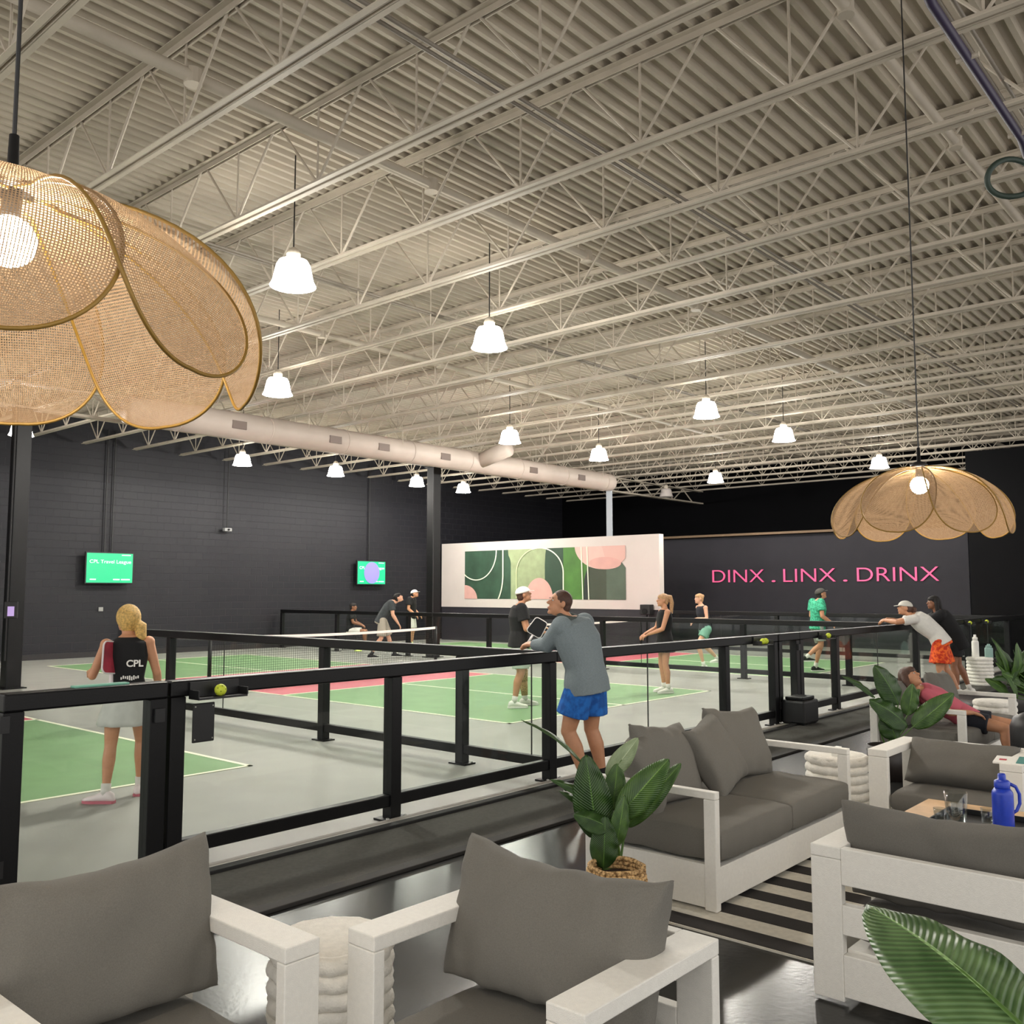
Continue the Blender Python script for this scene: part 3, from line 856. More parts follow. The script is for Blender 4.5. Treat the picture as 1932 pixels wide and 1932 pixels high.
def armchair(label, loc, rz, W=.95, D=.72, seed=1, tilt=18, dz=0.0, bw=.74, roll=0., bd=.0, ch=.44, mf=None):
    mf = mf or M_FAB
    t = thing('lounge_armchair', label, 'armchair', loc, rz, 'white framed armchairs')
    aw = .13; w = W/2; bv = .004
    for s in (-1, 1):
        x0, x1 = (s*w, s*(w-aw)) if s < 0 else (w-aw, w)
        MB().box((x0, 0, .572), (x1, D, .62)).build('armrest', M_WHITEP, t, bevel=bv)
        MB().box((x0, 0, 0), (x1, .045, .571)).build('leg', M_WHITEP, t, bevel=bv)
        MB().box((x0, D-.045, 0), (x1, D, .571)).build('leg', M_WHITEP, t, bevel=bv)
        MB().box((x0+(.0 if s < 0 else .08), .046, .1), (x1-(.08 if s < 0 else .0), D-.046, .18)).build('side_rail', M_WHITEP, t, bevel=bv)
    i = w-aw
    MB().box((-i, .02, .08), (i, .06, .20)).build('front_rail', M_WHITEP, t, bevel=bv)
    MB().box((-i, .062, .16), (i, D-.05, .20)).build('seat_deck', M_WHITEP, t)
    MB().box((-i, D-.045, .47), (i, D, .62)).build('back_slat', M_WHITEP, t, bevel=bv)
    MB().box((-i, D-.045, .27), (i, D, .39)).build('back_slat', M_WHITEP, t, bevel=bv)
    MB().box((-i, D-.045, .02), (i, D, .19)).build('back_slat', M_WHITEP, t, bevel=bv)
    cushion(2*i-.02, D-.10, .17, 'seat_cushion', mf, t, (0, (D-.06)/2-.02, .285), (RD(-90), 0, 0), .12, .01, seed, .004, N=24)
    cushion(bw, ch, .23, 'back_cushion', mf, t, (0, D-.22+bd, .375+ch/2*cos(RD(tilt))+dz), (RD(-tilt), RD(roll), 0), .30, .045, seed+3, .021, .07, 46)
    return t


armchair('white armchair with grey cushions at bottom left, its back to the fence', (1.395, 2.43, 0), 0, seed=2, D=.78, bw=.80, ch=.50, tilt=12, roll=0, bd=-.05)
armchair('white armchair with a slumped grey cushion at bottom centre', (1.98, 1.955, 0), RD(-90), seed=5, D=.70, bw=.84, ch=.47, tilt=16, bd=-.02)
armchair('white slat-back armchair at bottom right seen from behind', (4.62, 1.235, .0092), RD(90), seed=8, D=.72, bw=.80, ch=.42, tilt=14, mf=M_FAB2)
armchair('white armchair facing the camera beyond the low table', (6.46, 1.93, .0092), RD(-90), seed=11, D=.72, bw=.70, ch=.34, tilt=38, dz=.0, bd=-.06, mf=M_FAB2)


def sofa(label, loc, seed, pillows, W=1.88, D=.86):
    t = thing('lounge_sofa', label, 'sofa', loc, 0, 'white framed lounge sofas')
    w = W/2; a = .05
    for s in (-1, 1):
        x0 = -w if s < 0 else w-a; x1 = x0+a
        MB().box((x0, 0, .58), (x1, D, .62)).build('armrest', M_WHITEP, t, bevel=.004)
        MB().box((x0, 0, 0), (x1, .07, .579)).build('leg', M_WHITEP, t, bevel=.004)
        MB().box((x0, D-.07, 0), (x1, D, .579)).build('leg', M_WHITEP, t, bevel=.004)
        MB().box((x0+.008, .071, .012), (x1-.008, D-.071, .235)).build('side_panel', M_WHITEP, t)
    i = w-a
    MB().box((-i, .01, .03), (i, .045, .22)).build('front_panel', M_WHITEP, t, bevel=.003)
    MB().box((-i, .046, .18), (i, D-.03, .22)).build('seat_deck', M_WHITEP, t)
    MB().box((-i, D-.045, .40), (i, D, .52)).build('back_rail', M_WHITEP, t, bevel=.003)
    MB().box((-i, D-.045, .03), (i, D, .22)).build('back_rail', M_WHITEP, t, bevel=.003)
    for s in (-1, 1):
        cushion(i-.002, D-.06, .20, 'seat_cushion', M_FAB, t, (s*i/2, D/2-.035, .325), (RD(-90), 0, 0), .07, .004, seed+s, .003, N=26)
    for (x, y, z, pw, ph, tl, rl, ya, sd) in pillows:
        cushion(pw, ph, .20, 'back_cushion', M_FAB, t, (x, y, z), (RD(-tl), RD(rl), RD(ya)), .34, .06, sd, .019, .03, 34)
    return t


sofa('grey two-seat sofa on the striped rug beside the fence, front and centre', (5.45, 2.50, .0092), 3,
     [(.52, .62, .645, .60, .50, 22, 4, -6, 21), (.06, .55, .63, .56, .48, 30, -7, 12, 22), (-.42, .62, .635, .58, .50, 22, 5, 0, 23), (-.70, .60, .60, .40, .46, 18, -10, 25, 24)])
sofa('grey two-seat sofa farther back, with a person in pink on it', (10.05, 2.50, 0), 13,
     [(.55, .62, .63, .60, .46, 22, 2, 0, 31), (-.60, .62, .63, .58, .46, 22, 3, 0, 33)])


def rope_stool(label, loc, r=.215, h=.46):
    t = thing('rope_stool', label, 'stool', loc, 0, 'white rope weave drum stools')
    MB().lathe([(.01, .01), (r-.03, .01), (r-.03, h-.03), (.01, h-.03)], n=40).build('core', M_ROPE, t, True)
    n = 8; th = h/n
    for k in range(n):
        P = []
        N = 48
        sec = [(cos(a), sin(a)) for a in [2*pi*i/10 for i in range(10)]]
        rings = []
        for i in range(N):
            a = 2*pi*i/N; tw = .006*cos(12*a+k*1.1); rr = r-.028+tw
            rings.append([Vector(((rr+.026*c)*cos(a), (rr+.026*c)*sin(a), th*(k+.5)+s*th*.53)) for c, s in sec])
        MB().ring_loft(rings, False, True).build('rope_band', M_ROPE, t, True)
    MB().lathe([(.01, h-.03), (r-.012, h-.03), (r-.004, h-.012), (r-.02, h), (.01, h)], n=48).build('top_disc', M_ROPE, t, True)
    return t


rope_stool('white rope drum stool between the two nearest armchairs', (2.16, 2.74, 0), .225, .47)
rope_stool('white rope drum stool at the right arm of the front sofa', (6.80, 2.76, .0092), .225, .50)
rope_stool('white rope drum stool beyond the farther sofa', (11.35, 2.80, 0), .225, .50)
rope_stool('white rope drum stool in the distance holding two bottles', (18.35, 4.75, .012), .225, .50)
o = MB().box((-.045, -.03, 0), (.045, .03, .055)).build('napkin_box', M_WHITE, None, loc=(6.72, 2.72, .50), bevel=.006)
tag(o, 'small white box on the stool beside the front sofa', 'box')
MB().box((-.03, -.02, .055), (.03, .02, .075)).build('tissue', M_WHITE, o)


def bottle(name, label, loc, r, h, m, mcap, handle=False):
    t = thing(name, label, 'bottle', loc)
    MB().lathe([(.01, 0), (r*.9, 0), (r, .012), (r, h*.66), (r*.96, h*.7), (r*.7, h*.76), (.01, h*.77)], n=28).build('bottle_body', m, t, True)
    MB().lathe([(.01, h*.765), (r*.72, h*.765), (r*.74, h*.78), (r*.74, h*.87), (r*.6, h*.89), (r*.4, h*.9), (r*.38, h*.98), (r*.3, h), (.01, h)], n=24).build('lid', mcap, t, True)
    if handle:
        mb = MB(); mb.tube([(r*.6, 0, h*.84), (r*1.35, 0, h*.78), (r*1.7, 0, h*.66), (r*1.7, 0, h*.5), (r*1.35, 0, h*.38), (r*.9, 0, h*.34)], .009, 8); mb.build('handle', m, t, True)
    return t


bottle('water_bottle', 'white tall bottle on the distant rope stool', (18.30, 4.80, .50), .06, .42, M_WHITE, M_WHITE)
bottle('water_bottle', 'pale teal tumbler on the distant rope stool', (18.47, 4.62, .50), .07, .25, mat('pale_teal', '8fb0a8', .5), mat('pale_teal', '8fb0a8', .5))

# striped rug
t = thing('striped_rug', 'black and white striped rug under the sofa and low table', 'rug', (4.24, 0, 0))
MB().box((0, -.6, -.004), (3.1, 3.0, .006)).build('rug_base', mat('rug_white', 'cfcabd', .95, 0, .08, 30, .4, 300), t)
k = 0; u = .01
while u < 3.0:
    MB().box((u, -.6, .006), (u+.145, 3.0, .009)).build('black_stripe', mat('rug_black', '262220', .95, 0, .1, 30, .3, 300), t); u += .305

# low table with tray, glasses, bottle
M_WOOD = mat('pale_ash_wood', 'c6a47c', .5, 0, .18, 6, .1, 60, aniso=(2, 30, 2))
t = thing('low_table', 'white low table with pale wood top between the two right armchairs', 'table', (5.72, 1.42, .0092))
MB().box((-.36, -.48, .385), (.36, .48, .42)).build('table_top', M_WOOD, t, bevel=.004)
for sx in (-1, 1):
    for sy in (-1, 1): MB().box((sx*.33-.025, sy*.45-.025, 0), (sx*.33+.025, sy*.45+.025, .384)).build('leg', M_WHITEP, t, bevel=.003)
t = thing('serving_tray', 'black serving tray with glasses on the low table', 'tray', (5.60, 1.50, .421))
MB().box((-.2, -.27, 0), (.2, .2, .01)).build('tray_base', M_BLACK2, t, bevel=.003)
for a, b in (((-.2, -.27, .01), (-.19, .2, .04)), ((.19, -.27, .01), (.2, .2, .04)), ((-.19, -.27, .01), (.19, -.26, .04)), ((-.19, .19, .01), (.19, .2, .04))):
    MB().box(a, b).build('tray_wall', M_BLACK2, t, bevel=.002)


def tumbler(loc, label, r=.043, h=.15):
    o = MB().lathe([(.004, .0), (r*.78, 0), (r, h), (r-.004, h), (r*.74, .014), (.004, .012)], n=24).build('drinking_glass', M_CUP, None, True, loc=loc)
    return tag(o, label, 'glass', 'drinking glasses on the black tray')


tumbler((5.45, 1.56, .432), 'tallest clear tumbler standing on the black tray', .06, .185)
tumbler((5.68, 1.62, .432), 'low clear glass at the back left of the tray', .034, .085)
tumbler((5.62, 1.45, .432), 'low clear glass on the tray right of the tumbler', .034, .085)
tumbler((5.50, 1.66, .432), 'low clear glass at the front left of the tray', .034, .075)
M_BLUE = mat('cobalt_blue_plastic', '1c3bb0', .35, 0, .12, 30)
bottle('water_bottle', 'tall cobalt blue bottle with side handle on the low table', (5.46, 1.33, .432), .052, .31, M_BLUE, M_BLUE, True).rotation_euler.z = RD(-50)
# things on the far armchair's arm
t = thing('magazine', 'white and teal booklet lying on the right arm of the far armchair', 'booklet', (6.62, 1.515, .621), RD(8))
MB().box((-.13, -.055, 0), (.13, .13, .012)).build('cover', M_WHITE, t, bevel=.002)
MB().box((-.13, -.055, .012), (.13, -.0, .016)).build('spine_band', mat('teal_cloth', '3f7f78', .6), t)
MB().box((-.05, .06, .012), (-.01, .1, .016)).build('red_tab', mat('red_tab', 'b03a48', .6), t)

# distant black platform
t = thing('low_platform', 'low black round-edged platform on the lounge floor behind the far sofa', 'platform', (13.6, 3.3, 0))
MB().lathe([(.02, 0), (.95, 0), (1.0, .03), (1.0, .2), (.96, .23), (.02, .23)], n=40).build('platform_top', M_BLACK2, t, True)
MB().lathe([(.02, .231), (.9, .231), (.9, .245), (.02, .245)], n=40).build('pad', mat('platform_pad', '2b2a2c', .5), t, True)
# backpack at right edge
t = thing('backpack', 'black backpack with a teal and navy bottle at the right edge', 'backpack', (9.35, 2.0, 0), RD(-45))
MB().lathe([(.02, 0), (.17, 0), (.19, .03), (.19, .50), (.16, .58), (.08, .62), (.02, .62)], n=24).build('bag_body', M_BLACK2, t, True)
mb = MB()
for s in (-1, 1): mb.tube([(s*.08, -.18, .5), (s*.10, -.24, .4), (s*.1, -.23, .2), (s*.09, -.17, .1)], .016, 8)
mb.build('strap', mat('strap_grey', '3a3a3d', .8), t, True)
bottle('water_bottle', 'teal and navy insulated bottle standing beside the black backpack', (9.08, 1.70, 0), .075, .62, mat('navy_teal', '2c6a74', .45), mat('sea_green', '5f9a88', .5))


# ------------------------------------------------------------------ plants
def leaf_mat(name, c1, c2):
    m = bpy.data.materials.new(name); m.use_nodes = True; nt = m.node_tree; b = nt.nodes['Principled BSDF']
    N = nt.nodes.new; L = nt.links.new
    uv = N('ShaderNodeUVMap'); sep = N('ShaderNodeSeparateXYZ'); L(uv.outputs[0], sep.inputs[0])

    def mth(op, a, b_=None, c=None):
        n = N('ShaderNodeMath'); n.operation = op
        for i, v in ((0, a), (1, b_), (2, c)):
            if v is None: continue
            if isinstance(v, (int, float)): n.inputs[i].default_value = v
            else: L(v, n.inputs[i])
        return n.outputs[0]
    ax = mth('ABSOLUTE', mth('SUBTRACT', sep.outputs[0], .5))
    veins = mth('SINE', mth('MULTIPLY', mth('SUBTRACT', sep.outputs[1], mth('MULTIPLY', ax, .35)), 190.0))
    mid = mth('LESS_THAN', ax, .018)
    nz = N('ShaderNodeTexNoise'); nz.inputs['Scale'].default_value = 3.0; L(uv.outputs[0], nz.inputs['Vector'])
    f = mth('ADD', mth('MULTIPLY', veins, .06), mth('ADD', mth('MULTIPLY', nz.outputs['Fac'], .8), mth('MULTIPLY', mid, .8)))
    r = N('ShaderNodeValToRGB'); r.color_ramp.elements[0].color = (*srgb(c1), 1); r.color_ramp.elements[1].color = (*srgb(c2), 1)
    r.color_ramp.elements[0].position = .25; r.color_ramp.elements[1].position = 1.0
    L(f, r.inputs[0]); L(r.outputs[0], b.inputs['Base Color']); b.inputs['Roughness'].default_value = .38
    bp = N('ShaderNodeBump'); bp.inputs['Strength'].default_value = .35; bp.inputs['Distance'].default_value = .004
    L(veins, bp.inputs['Height']); L(bp.outputs[0], b.inputs['Normal'])
    return m


M_LEAF = leaf_mat('plant_leaf_green', '2a4a18', '6f9440')
M_LEAFD = leaf_mat('plant_leaf_dark', '1d3812', '4f7330')
M_LEAFP = leaf_mat('plant_leaf_pale', '7f9168', 'b8c4a0')
M_STALK = mat('plant_stalk', '4a6a2c', .5)


def leaf(parent, base, tip, width, face, bend=.12, m=None, root=None, fold=.25, wave=.0):
    """leaf blade from base to tip; face = direction the blade looks; root = where its stalk starts"""
    base = Vector(base)-parent.location; tip = Vector(tip)-parent.location; ax = tip-base; Ln = ax.length; d = ax.normalized()
    nrm = Vector(face); nrm = (nrm-d*nrm.dot(d)).normalized(); sd = d.cross(nrm)
    A = 26; B = 10; P = []
    for i in range(A+1):
        s = i/A; c = base+ax*s+nrm*(bend*Ln*sin(pi*s)*.9)
        wd = width/2*(sin(pi*min(1, s*.96+.02)**.8)**.72 if 0 < s < 1 else .02)
        row = []
        for j in range(B+1):
            t = -1+2*j/B
            row.append(c+sd*(wd*t)+nrm*(-fold*wd*abs(t)**1.3+wave*width*.09*sin(s*22+t*3)*abs(t)*(1 if t > 0 else .3)))
        P.append(row)
    mb = MB(); mb.grid(P); o = mb.build('leaf_blade', m or M_LEAF, parent, True, fixn=False)
    so = o.modifiers.new('thickness', 'SOLIDIFY'); so.thickness = .0012
    mb = MB(); rs = base if root is None else Vector(root)-parent.location
    pts = []
    if root is not None:
        midp = (rs+base)/2+Vector((0, 0, .0))
        pts += [rs, (rs*.7+base*.3)+(base-rs).cross(sd)*.04, midp]
    pts += [base+ax*s+nrm*(bend*Ln*sin(pi*s)*.9-.003) for s in (0, .15, .3, .45, .6, .75, .9)]
    mb.tube(pts, lambda q: .0075*(1-q*.75), 6); mb.build('stalk', M_STALK, o, True)
    return o


def basket(parent, r, h, m, z=0., rings=14):
    mb = MB(); N = 40
    for k in range(rings):
        zz = z+h*(k+.5)/rings; rr = r*(.9+.1*sin(pi*(k+.5)/rings))
        mb.tube([(rr*(1+.012*sin(9*a+k*1.7))*cos(a), rr*(1+.012*sin(9*a+k*1.7))*sin(a), zz+.003*sin(5*a+k)) for a in [2*pi*i/N for i in range(N)]], h/rings*.62, 6, True)
    mb.build('woven_basket', m, parent, True)
    MB().lathe([(.01, z+.01), (r*.84, z+.01), (r*.86, z+h*.8), (.01, z+h*.8)], n=30).build('soil', mat('potting_soil', '3a2a1c', .95, 0, .3, 60, .5, 120), parent)


M_JUTE = pattern_mat('twisted_jute', 'noise', '6e4f2a', 'd8b27c', 70, .85, .5, (.35, .6))
# plant A
D = 4.95
pot = Vector((4.05, 2.82, 0))
t = thing('potted_plant', 'broad-leaved green plant in a woven jute basket beside the front sofa', 'plant', pot)
basket(t, .152, .30, M_JUTE)
rt = at(1168, 1640, D)
back = -FWD
LA = [((1098, 1438), (984, 1358), .075, (.3, -.6, .9), M_LEAFD, D), ((1128, 1585), (1105, 1424), .21, (-.7, -.5, .3), M_LEAFD, D-.02),
      ((1146, 1468), (1204, 1392), .11, (-.7, -.6, .2), M_LEAFP, D+.1), ((1165, 1545), (1262, 1432), .17, (-.6, -.6, .5), M_LEAF, D-.05),
      ((1180, 1560), (1285, 1440), .12, (-.2, -.7, .7), M_LEAF, D+.05), ((1150, 1562), (1082, 1536), .13, (-.6, -.4, .7), M_LEAFD, D-.1),
      ((1118, 1512), (1038, 1470), .06, (-.5, -.5, .8), M_LEAFD, D), ((1138, 1640), (1142, 1540), .15, (-.8, -.6, .1), M_LEAFD, D-.1),
      ((1155, 1530), (1165, 1440), .13, (-.7, -.6, .3), M_LEAF, D+.08), ((1110, 1530), (1055, 1492), .05, (-.4, -.5, .8), M_LEAFD, D+.05), ((1160, 1600), (1178, 1500), .10, (-.7, -.7, .1), M_LEAF, D-.08)]
for b, tp, w, fc, m, d in LA: leaf(t, at(*b, d), at(*tp, d), w, fc, .10, m, rt, .3, .5)
# plant B
pot = Vector((9.0, 3.3, 0)); D = 8.95
t = thing('potted_plant', 'broad-leaved green plant in a dark pot at the near end of the farther sofa', 'plant', (8.75, 3.08, 0))
MB().lathe([(.02, 0), (.15, 0), (.18, .3), (.165, .3), (.14, .24), (.02, .24)], n=30).build('pot', mat('dark_pot', '241d1a', .5), t, True)
rt = Vector((8.75, 3.08, .25))
D = 8.5
LB = [((1695, 1330), (1650, 1255), .23, (-.7, -.5, .4), M_LEAFD, D), ((1712, 1370), (1640, 1320), .25, (-.6, -.5, .6), M_LEAFD, D-.1), ((1722, 1372), (1800, 1308), .20, (-.6, -.7, .4), M_LEAF, D),
      ((1650, 1315), (1588, 1275), .09, (-.5, -.4, .8), M_LEAFD, D), ((1712, 1350), (1722, 1290), .16, (-.7, -.5, .3), M_LEAF, D+.05), ((1690, 1395), (1668, 1340), .22, (-.8, -.5, .3), M_LEAFD, D-.12), ((1705, 1340), (1735, 1300), .1, (-.5, -.5, .5), M_LEAF, D+.1)]
for b, tp, w, fc, m, d in LB: leaf(t, at(*b, d), at(*tp, d), w, fc, .1, m, rt, .3, .6)
# plant C
t = thing('potted_plant', 'bushy green plant in a woven basket cut by the right edge', 'plant', (12.3, 2.35, 0))
basket(t, .24, .42, M_JUTE)
D = 10.9; rt = Vector((12.3, 2.35, .38))
random.seed(3)
for k in range(26):
    b = (1905+random.uniform(-14, 22), 1318-random.uniform(0, 50)); a = RD(random.uniform(25, 175)); L_ = random.uniform(40, 95)
    tp = (b[0]+L_*cos(a), b[1]-L_*sin(a)*.9)
    leaf(t, at(*b, D+random.uniform(-.25, .2)), at(*tp, D+random.uniform(-.3, .3)), random.uniform(.07, .15), (random.uniform(-1, 0), random.uniform(-1, 0), random.uniform(.2, .9)), .15, random.choice([M_LEAF, M_LEAFD]), rt, .3, .5)
# near plant at bottom right: one big leaf reaches into view
t = thing('potted_plant', 'large ribbed green leaf reaching in at the bottom right corner', 'plant', (1.35, -.15, 0))
MB().lathe([(.02, 0), (.17, 0), (.2, .34), (.185, .34), (.16, .28), (.02, .28)], n=30).build('pot', mat('dark_pot', '241d1a', .5), t, True)
b = at(2010, 2015, .98); tp = at(1636, 1706, 1.28)
leaf(t, b, tp, .15, (-.45, -.35, .85), .06, leaf_mat('near_leaf', '2c4a20', '86a56c'), (1.35, -.15, .28), .22, .25)
leaf(t, (1.30, -.3, .8), (1.0, -.55, 1.25), .16, (-.5, -.5, .6), .12, M_LEAF, (1.35, -.15, .28), .25, .6)
leaf(t, (1.42, -.2, .8), (1.75, -.5, 1.2), .16, (.5, -.5, .6), .12, M_LEAF, (1.35, -.15, .28), .25, .6)


# ------------------------------------------------------------------ people
def V(*a): return Vector(a)


def person(label, loc, heading, s=1.0, J=None, skin=None, shirt=None, bottom=None, hair=None, shoes=None, socks=None, cap=None, vox=.012, face=(0, 0), group=None, fem=False, bulk=1.0, hscale=1.0):
    """one continuous body; clothes, hair, shoes as children. local +y is forward, +x the person's right"""
    skin = skin or M_SKIN
    t = thing('person', label, 'person', loc, heading-pi/2, group)
    d = dict(pel=V(0, 0, .93), waist=V(0, .01, 1.08), chest=V(0, 0, 1.28), neck=V(0, -.01, 1.47), head=V(0, .03, 1.62),
             sL=V(-.175, 0, 1.41), sR=V(.175, 0, 1.41), eL=V(-.24, -.01, 1.13), eR=V(.24, -.01, 1.13), wL=V(-.24, .12, .90), wR=V(.24, .12, .90),
             hL=V(-.09, 0, .90), hR=V(.09, 0, .90), kL=V(-.11, .03, .49), kR=V(.11, .03, .49), aL=V(-.12, -.02, .085), aR=V(.12, -.02, .085), tL=V(-.02, 1, 0), tR=V(.02, 1, 0),
             fL=V(0, .5, -1), fR=V(0, .5, -1))
    d.update(J or {})
    j = {k: (v*s if k[0] not in 'tf' else v) for k, v in d.items()}
    X = (j['sR']-j['sL']).normalized()
    B_ = bulk
    hx = (j['hR']-j['hL']).normalized()
    tw = .9 if fem else 1.0
    mb = MB()
    spine = [(j['pel']+V(0, 0, -.06)*s, .135, .095, hx), (j['pel'], .155, .108, hx), (j['waist'], .132*tw, .098, hx), (j['chest'], .165*tw, .115, X), ((j['chest']*.35+j['neck']*.65), .15*tw, .095, X), (j['neck'], .062, .06, X)]

    def sections(sp, inf=0.):
        out = []
        for i, (c, rx, ry, xd) in enumerate(sp):
            a = sp[max(0, i-1)][0]; b = sp[min(len(sp)-1, i+1)][0]; dz = (b-a).normalized(); x = (xd-dz*xd.dot(dz)).normalized()
            bk = B_ if i < len(sp)-1 else 1.0
            out.append((c, (rx*bk+inf)*s, (ry*bk+inf)*s, x, dz.cross(x)))
        return out
    mb.loft(sections(spine), 20, .85)
    # neck and head
    yaw, pit = face
    up = (j['head']-j['neck']).normalized()
    hr = Matrix.Rotation(RD(yaw), 3, 'Z') @ Matrix.Rotation(RD(-pit), 3, 'X')
    Hc = j['head']; ks = s
    mb.cone(j['neck']-V(0, 0, .03)*s, Hc-hr @ V(0, .02, .05)*s, .056*s, .05*s, 14)

    def hp(x, y, z): return Hc+hr @ V(x, y, z)*ks
    mb.ell(hp(0, -.01, .02), (.074*ks, .094*ks, .092*ks), hr)
    mb.ell(hp(0, .022, -.045), (.055*ks, .066*ks, .068*ks), hr)
    mb.cone(hp(0, .082, .015), hp(0, .112, -.022), .010*ks, .016*ks, 8)
    mb.ell(hp(0, .088, -.055), (.024*ks, .014*ks, .012*ks), hr, 10, 6)
    mb.ell(hp(0, .074, -.094), (.024*ks, .02*ks, .018*ks), hr, 10, 6)
    for q in (-1, 1): mb.ell(hp(q*.076, -.008, -.008), (.012*ks, .02*ks, .032*ks), hr, 10, 6)
    # arms, hands
    for S, q in (('L', -1), ('R', 1)):
        sh, el, wr = j['s'+S], j['e'+S], j['w'+S]
        ar = (.046 if fem else .054)*(1+(B_-1)*.8)
        mb.ell(sh, (ar*1.12*s,)*3); mb.cone(sh, el, ar*s, ar*.78*s, 14); mb.ell(el, (ar*.8*s,)*3)
        mb.cone(el, el*.65+wr*.35, ar*.78*s, ar*.8*s, 14); mb.cone(el*.65+wr*.35, wr, ar*.8*s, ar*.5*s, 14)
        fd = (wr-el).normalized(); pd = (j['f'+S].normalized()*.5+fd).normalized()
        side = fd.cross(V(0, 0, 1)); side = side.normalized() if side.length > .2 else V(1, 0, 0)
        nn = side.cross(pd).normalized(); hs = s*1.0
        rot = Matrix((side, pd, nn)).transposed()
        mb.ell(wr+pd*.045*hs, (.040*hs, .055*hs, .019*hs), rot, 12, 8)
        for i, (fx, fl) in enumerate(((-.030, .066), (-.010, .078), (.010, .073), (.029, .058))):
            b0 = wr+pd*.075*hs+side*fx*hs; cur = nn*-1 if nn.z > 0 else nn
            b1 = b0+(pd*.9+cur*.25).normalized()*fl*.5*hs; b2 = b1+(pd*.55+cur*.8).normalized()*fl*.5*hs
            mb.cone(b0, b1, .0095*hs, .009*hs, 8); mb.cone(b1, b2, .009*hs, .0075*hs, 8); mb.ell(b2, (.0078*hs,)*3, None, 8, 6); mb.ell(b1, (.009*hs,)*3, None, 8, 6)
        th = wr+pd*.03*hs-side*q*.03*hs; t1 = th+(pd*.6-side*q*.8).normalized()*.035*hs; t2 = t1+(pd*.9-side*q*.25).normalized()*.032*hs
        mb.cone(th, t1, .012*hs, .0105*hs, 8); mb.cone(t1, t2, .0105*hs, .0085*hs, 8); mb.ell(t2, (.0088*hs,)*3, None, 8, 6)
        # legs
        h, k, a = j['h'+S], j['k'+S], j['a'+S]; lr = (1.0 if not fem else .95)*(1+(B_-1)*.7)
        mb.ell(h, (.088*s*lr,)*3); mb.cone(h, h*.5+k*.5, .088*s*lr, .072*s*lr, 16); mb.cone(h*.5+k*.5, k, .072*s*lr, .054*s*lr, 16); mb.ell(k, (.055*s*lr,)*3)
        sd = (a-k).normalized(); calf = k*.68+a*.32-V(0, .014, 0)*s
        mb.cone(k, calf, .052*s*lr, .056*s*lr, 16); mb.cone(calf, k*.2+a*.8, .056*s*lr, .036*s*lr, 16); mb.cone(k*.2+a*.8, a-V(0, 0, .03)*s, .036*s*lr, .036*s*lr, 14)
        td = j['t'+S].normalized(); mb.ell(a+td*.06*s-V(0, 0, .045)*s, (.034*s, .10*s, .028*s), Matrix.Rotation(math.atan2(-td.x, td.y), 3, 'Z'))
    body = remeshed(mb, 'body', skin, t, vox, 4, .4)
    # face details
    for q in (-1, 1):
        MB().ell(hp(q*.030, .077, .012), (.013*ks, .007*ks, .0075*ks), hr, 10, 6).build('eye', mat('eye_white', 'd8cfc6', .3), t, True)
        MB().ell(hp(q*.030, .0825, .012), (.0055*ks, .003*ks, .0060*ks), hr, 8, 6).build('iris', M_EYE, t, True)
        MB().ell(hp(q*.030, .0815, .032), (.018*ks, .006*ks, .0035*ks), hr, 8, 6).build('eyebrow', M_BHAIR, t, True)
    MB().ell(hp(0, .093, -.055), (.020*ks, .008*ks, .005*ks), hr, 10, 6).build('lips', M_LIP, t, True)
    # shirt
    if shirt:
        m, sleeve, low = shirt['m'], shirt.get('sleeve', 'short'), shirt.get('low', -.04)
        mb = MB(); inf = shirt.get('inf', .016)
        bt = j['pel']+(j['pel']-j['waist']).normalized()*(-low if low < 0 else 0)*s
        sp = [(j['pel']+(j['pel']-j['waist']).normalized()*.06*s*(1 if low < 0 else 0)+V(0, 0, 0), .158, .112, hx), (j['pel'], .157, .112, hx)]+spine[2:5]+[(j['neck']*.9+j['chest']*.1, .075, .068, X)]
        if low < 0: sp[0] = (j['pel']+(j['pel']-j['waist']).normalized()*(-low)*s, .162, .115, hx)
        else: sp = sp[1:]
        mb.loft(sections(sp, inf), 22, .85)
        for S in 'LR':
            sh, el, wr = j['s'+S], j['e'+S], j['w'+S]; ar = (.046 if fem else .054)*(1+(B_-1)*.8)
            if sleeve in ('short', 'long'):
                mb.ell(sh, ((ar*1.12+inf*.8)*s,)*3)
                f = .62 if sleeve == 'short' else 1
                mb.cone(sh, sh*(1-f)+el*f, (ar+inf)*s, (ar*(.92 if f < 1 else .8)+inf*(1.3 if f < 1 else .8))*s, 16)
                if f == 1:
                    mb.ell(el, ((ar*.8+inf*.8)*s,)*3); mb.cone(el, el*.1+wr*.9, (ar*.8+inf*.8)*s, (ar*.55+inf*.5)*s, 14)
        remeshed(mb, 'shirt', m, t, vox*.95, 3, .4)
        if shirt.get('hood'):
            mb = MB(); c = j['neck']+V(0, -.03, .0)*s
            mb.tube([c+V(.09*cos(a), .07*sin(a)+.02, .02*sin(a))*s for a in [2*pi*i/20 for i in range(20)]], .034*s, 10, True)
            mb.ell(c+V(0, -.03, -.06)*s, (.08*s, .03*s, .075*s)); remeshed(mb, 'hood', shirt['m2'], t, vox*.8, 3)
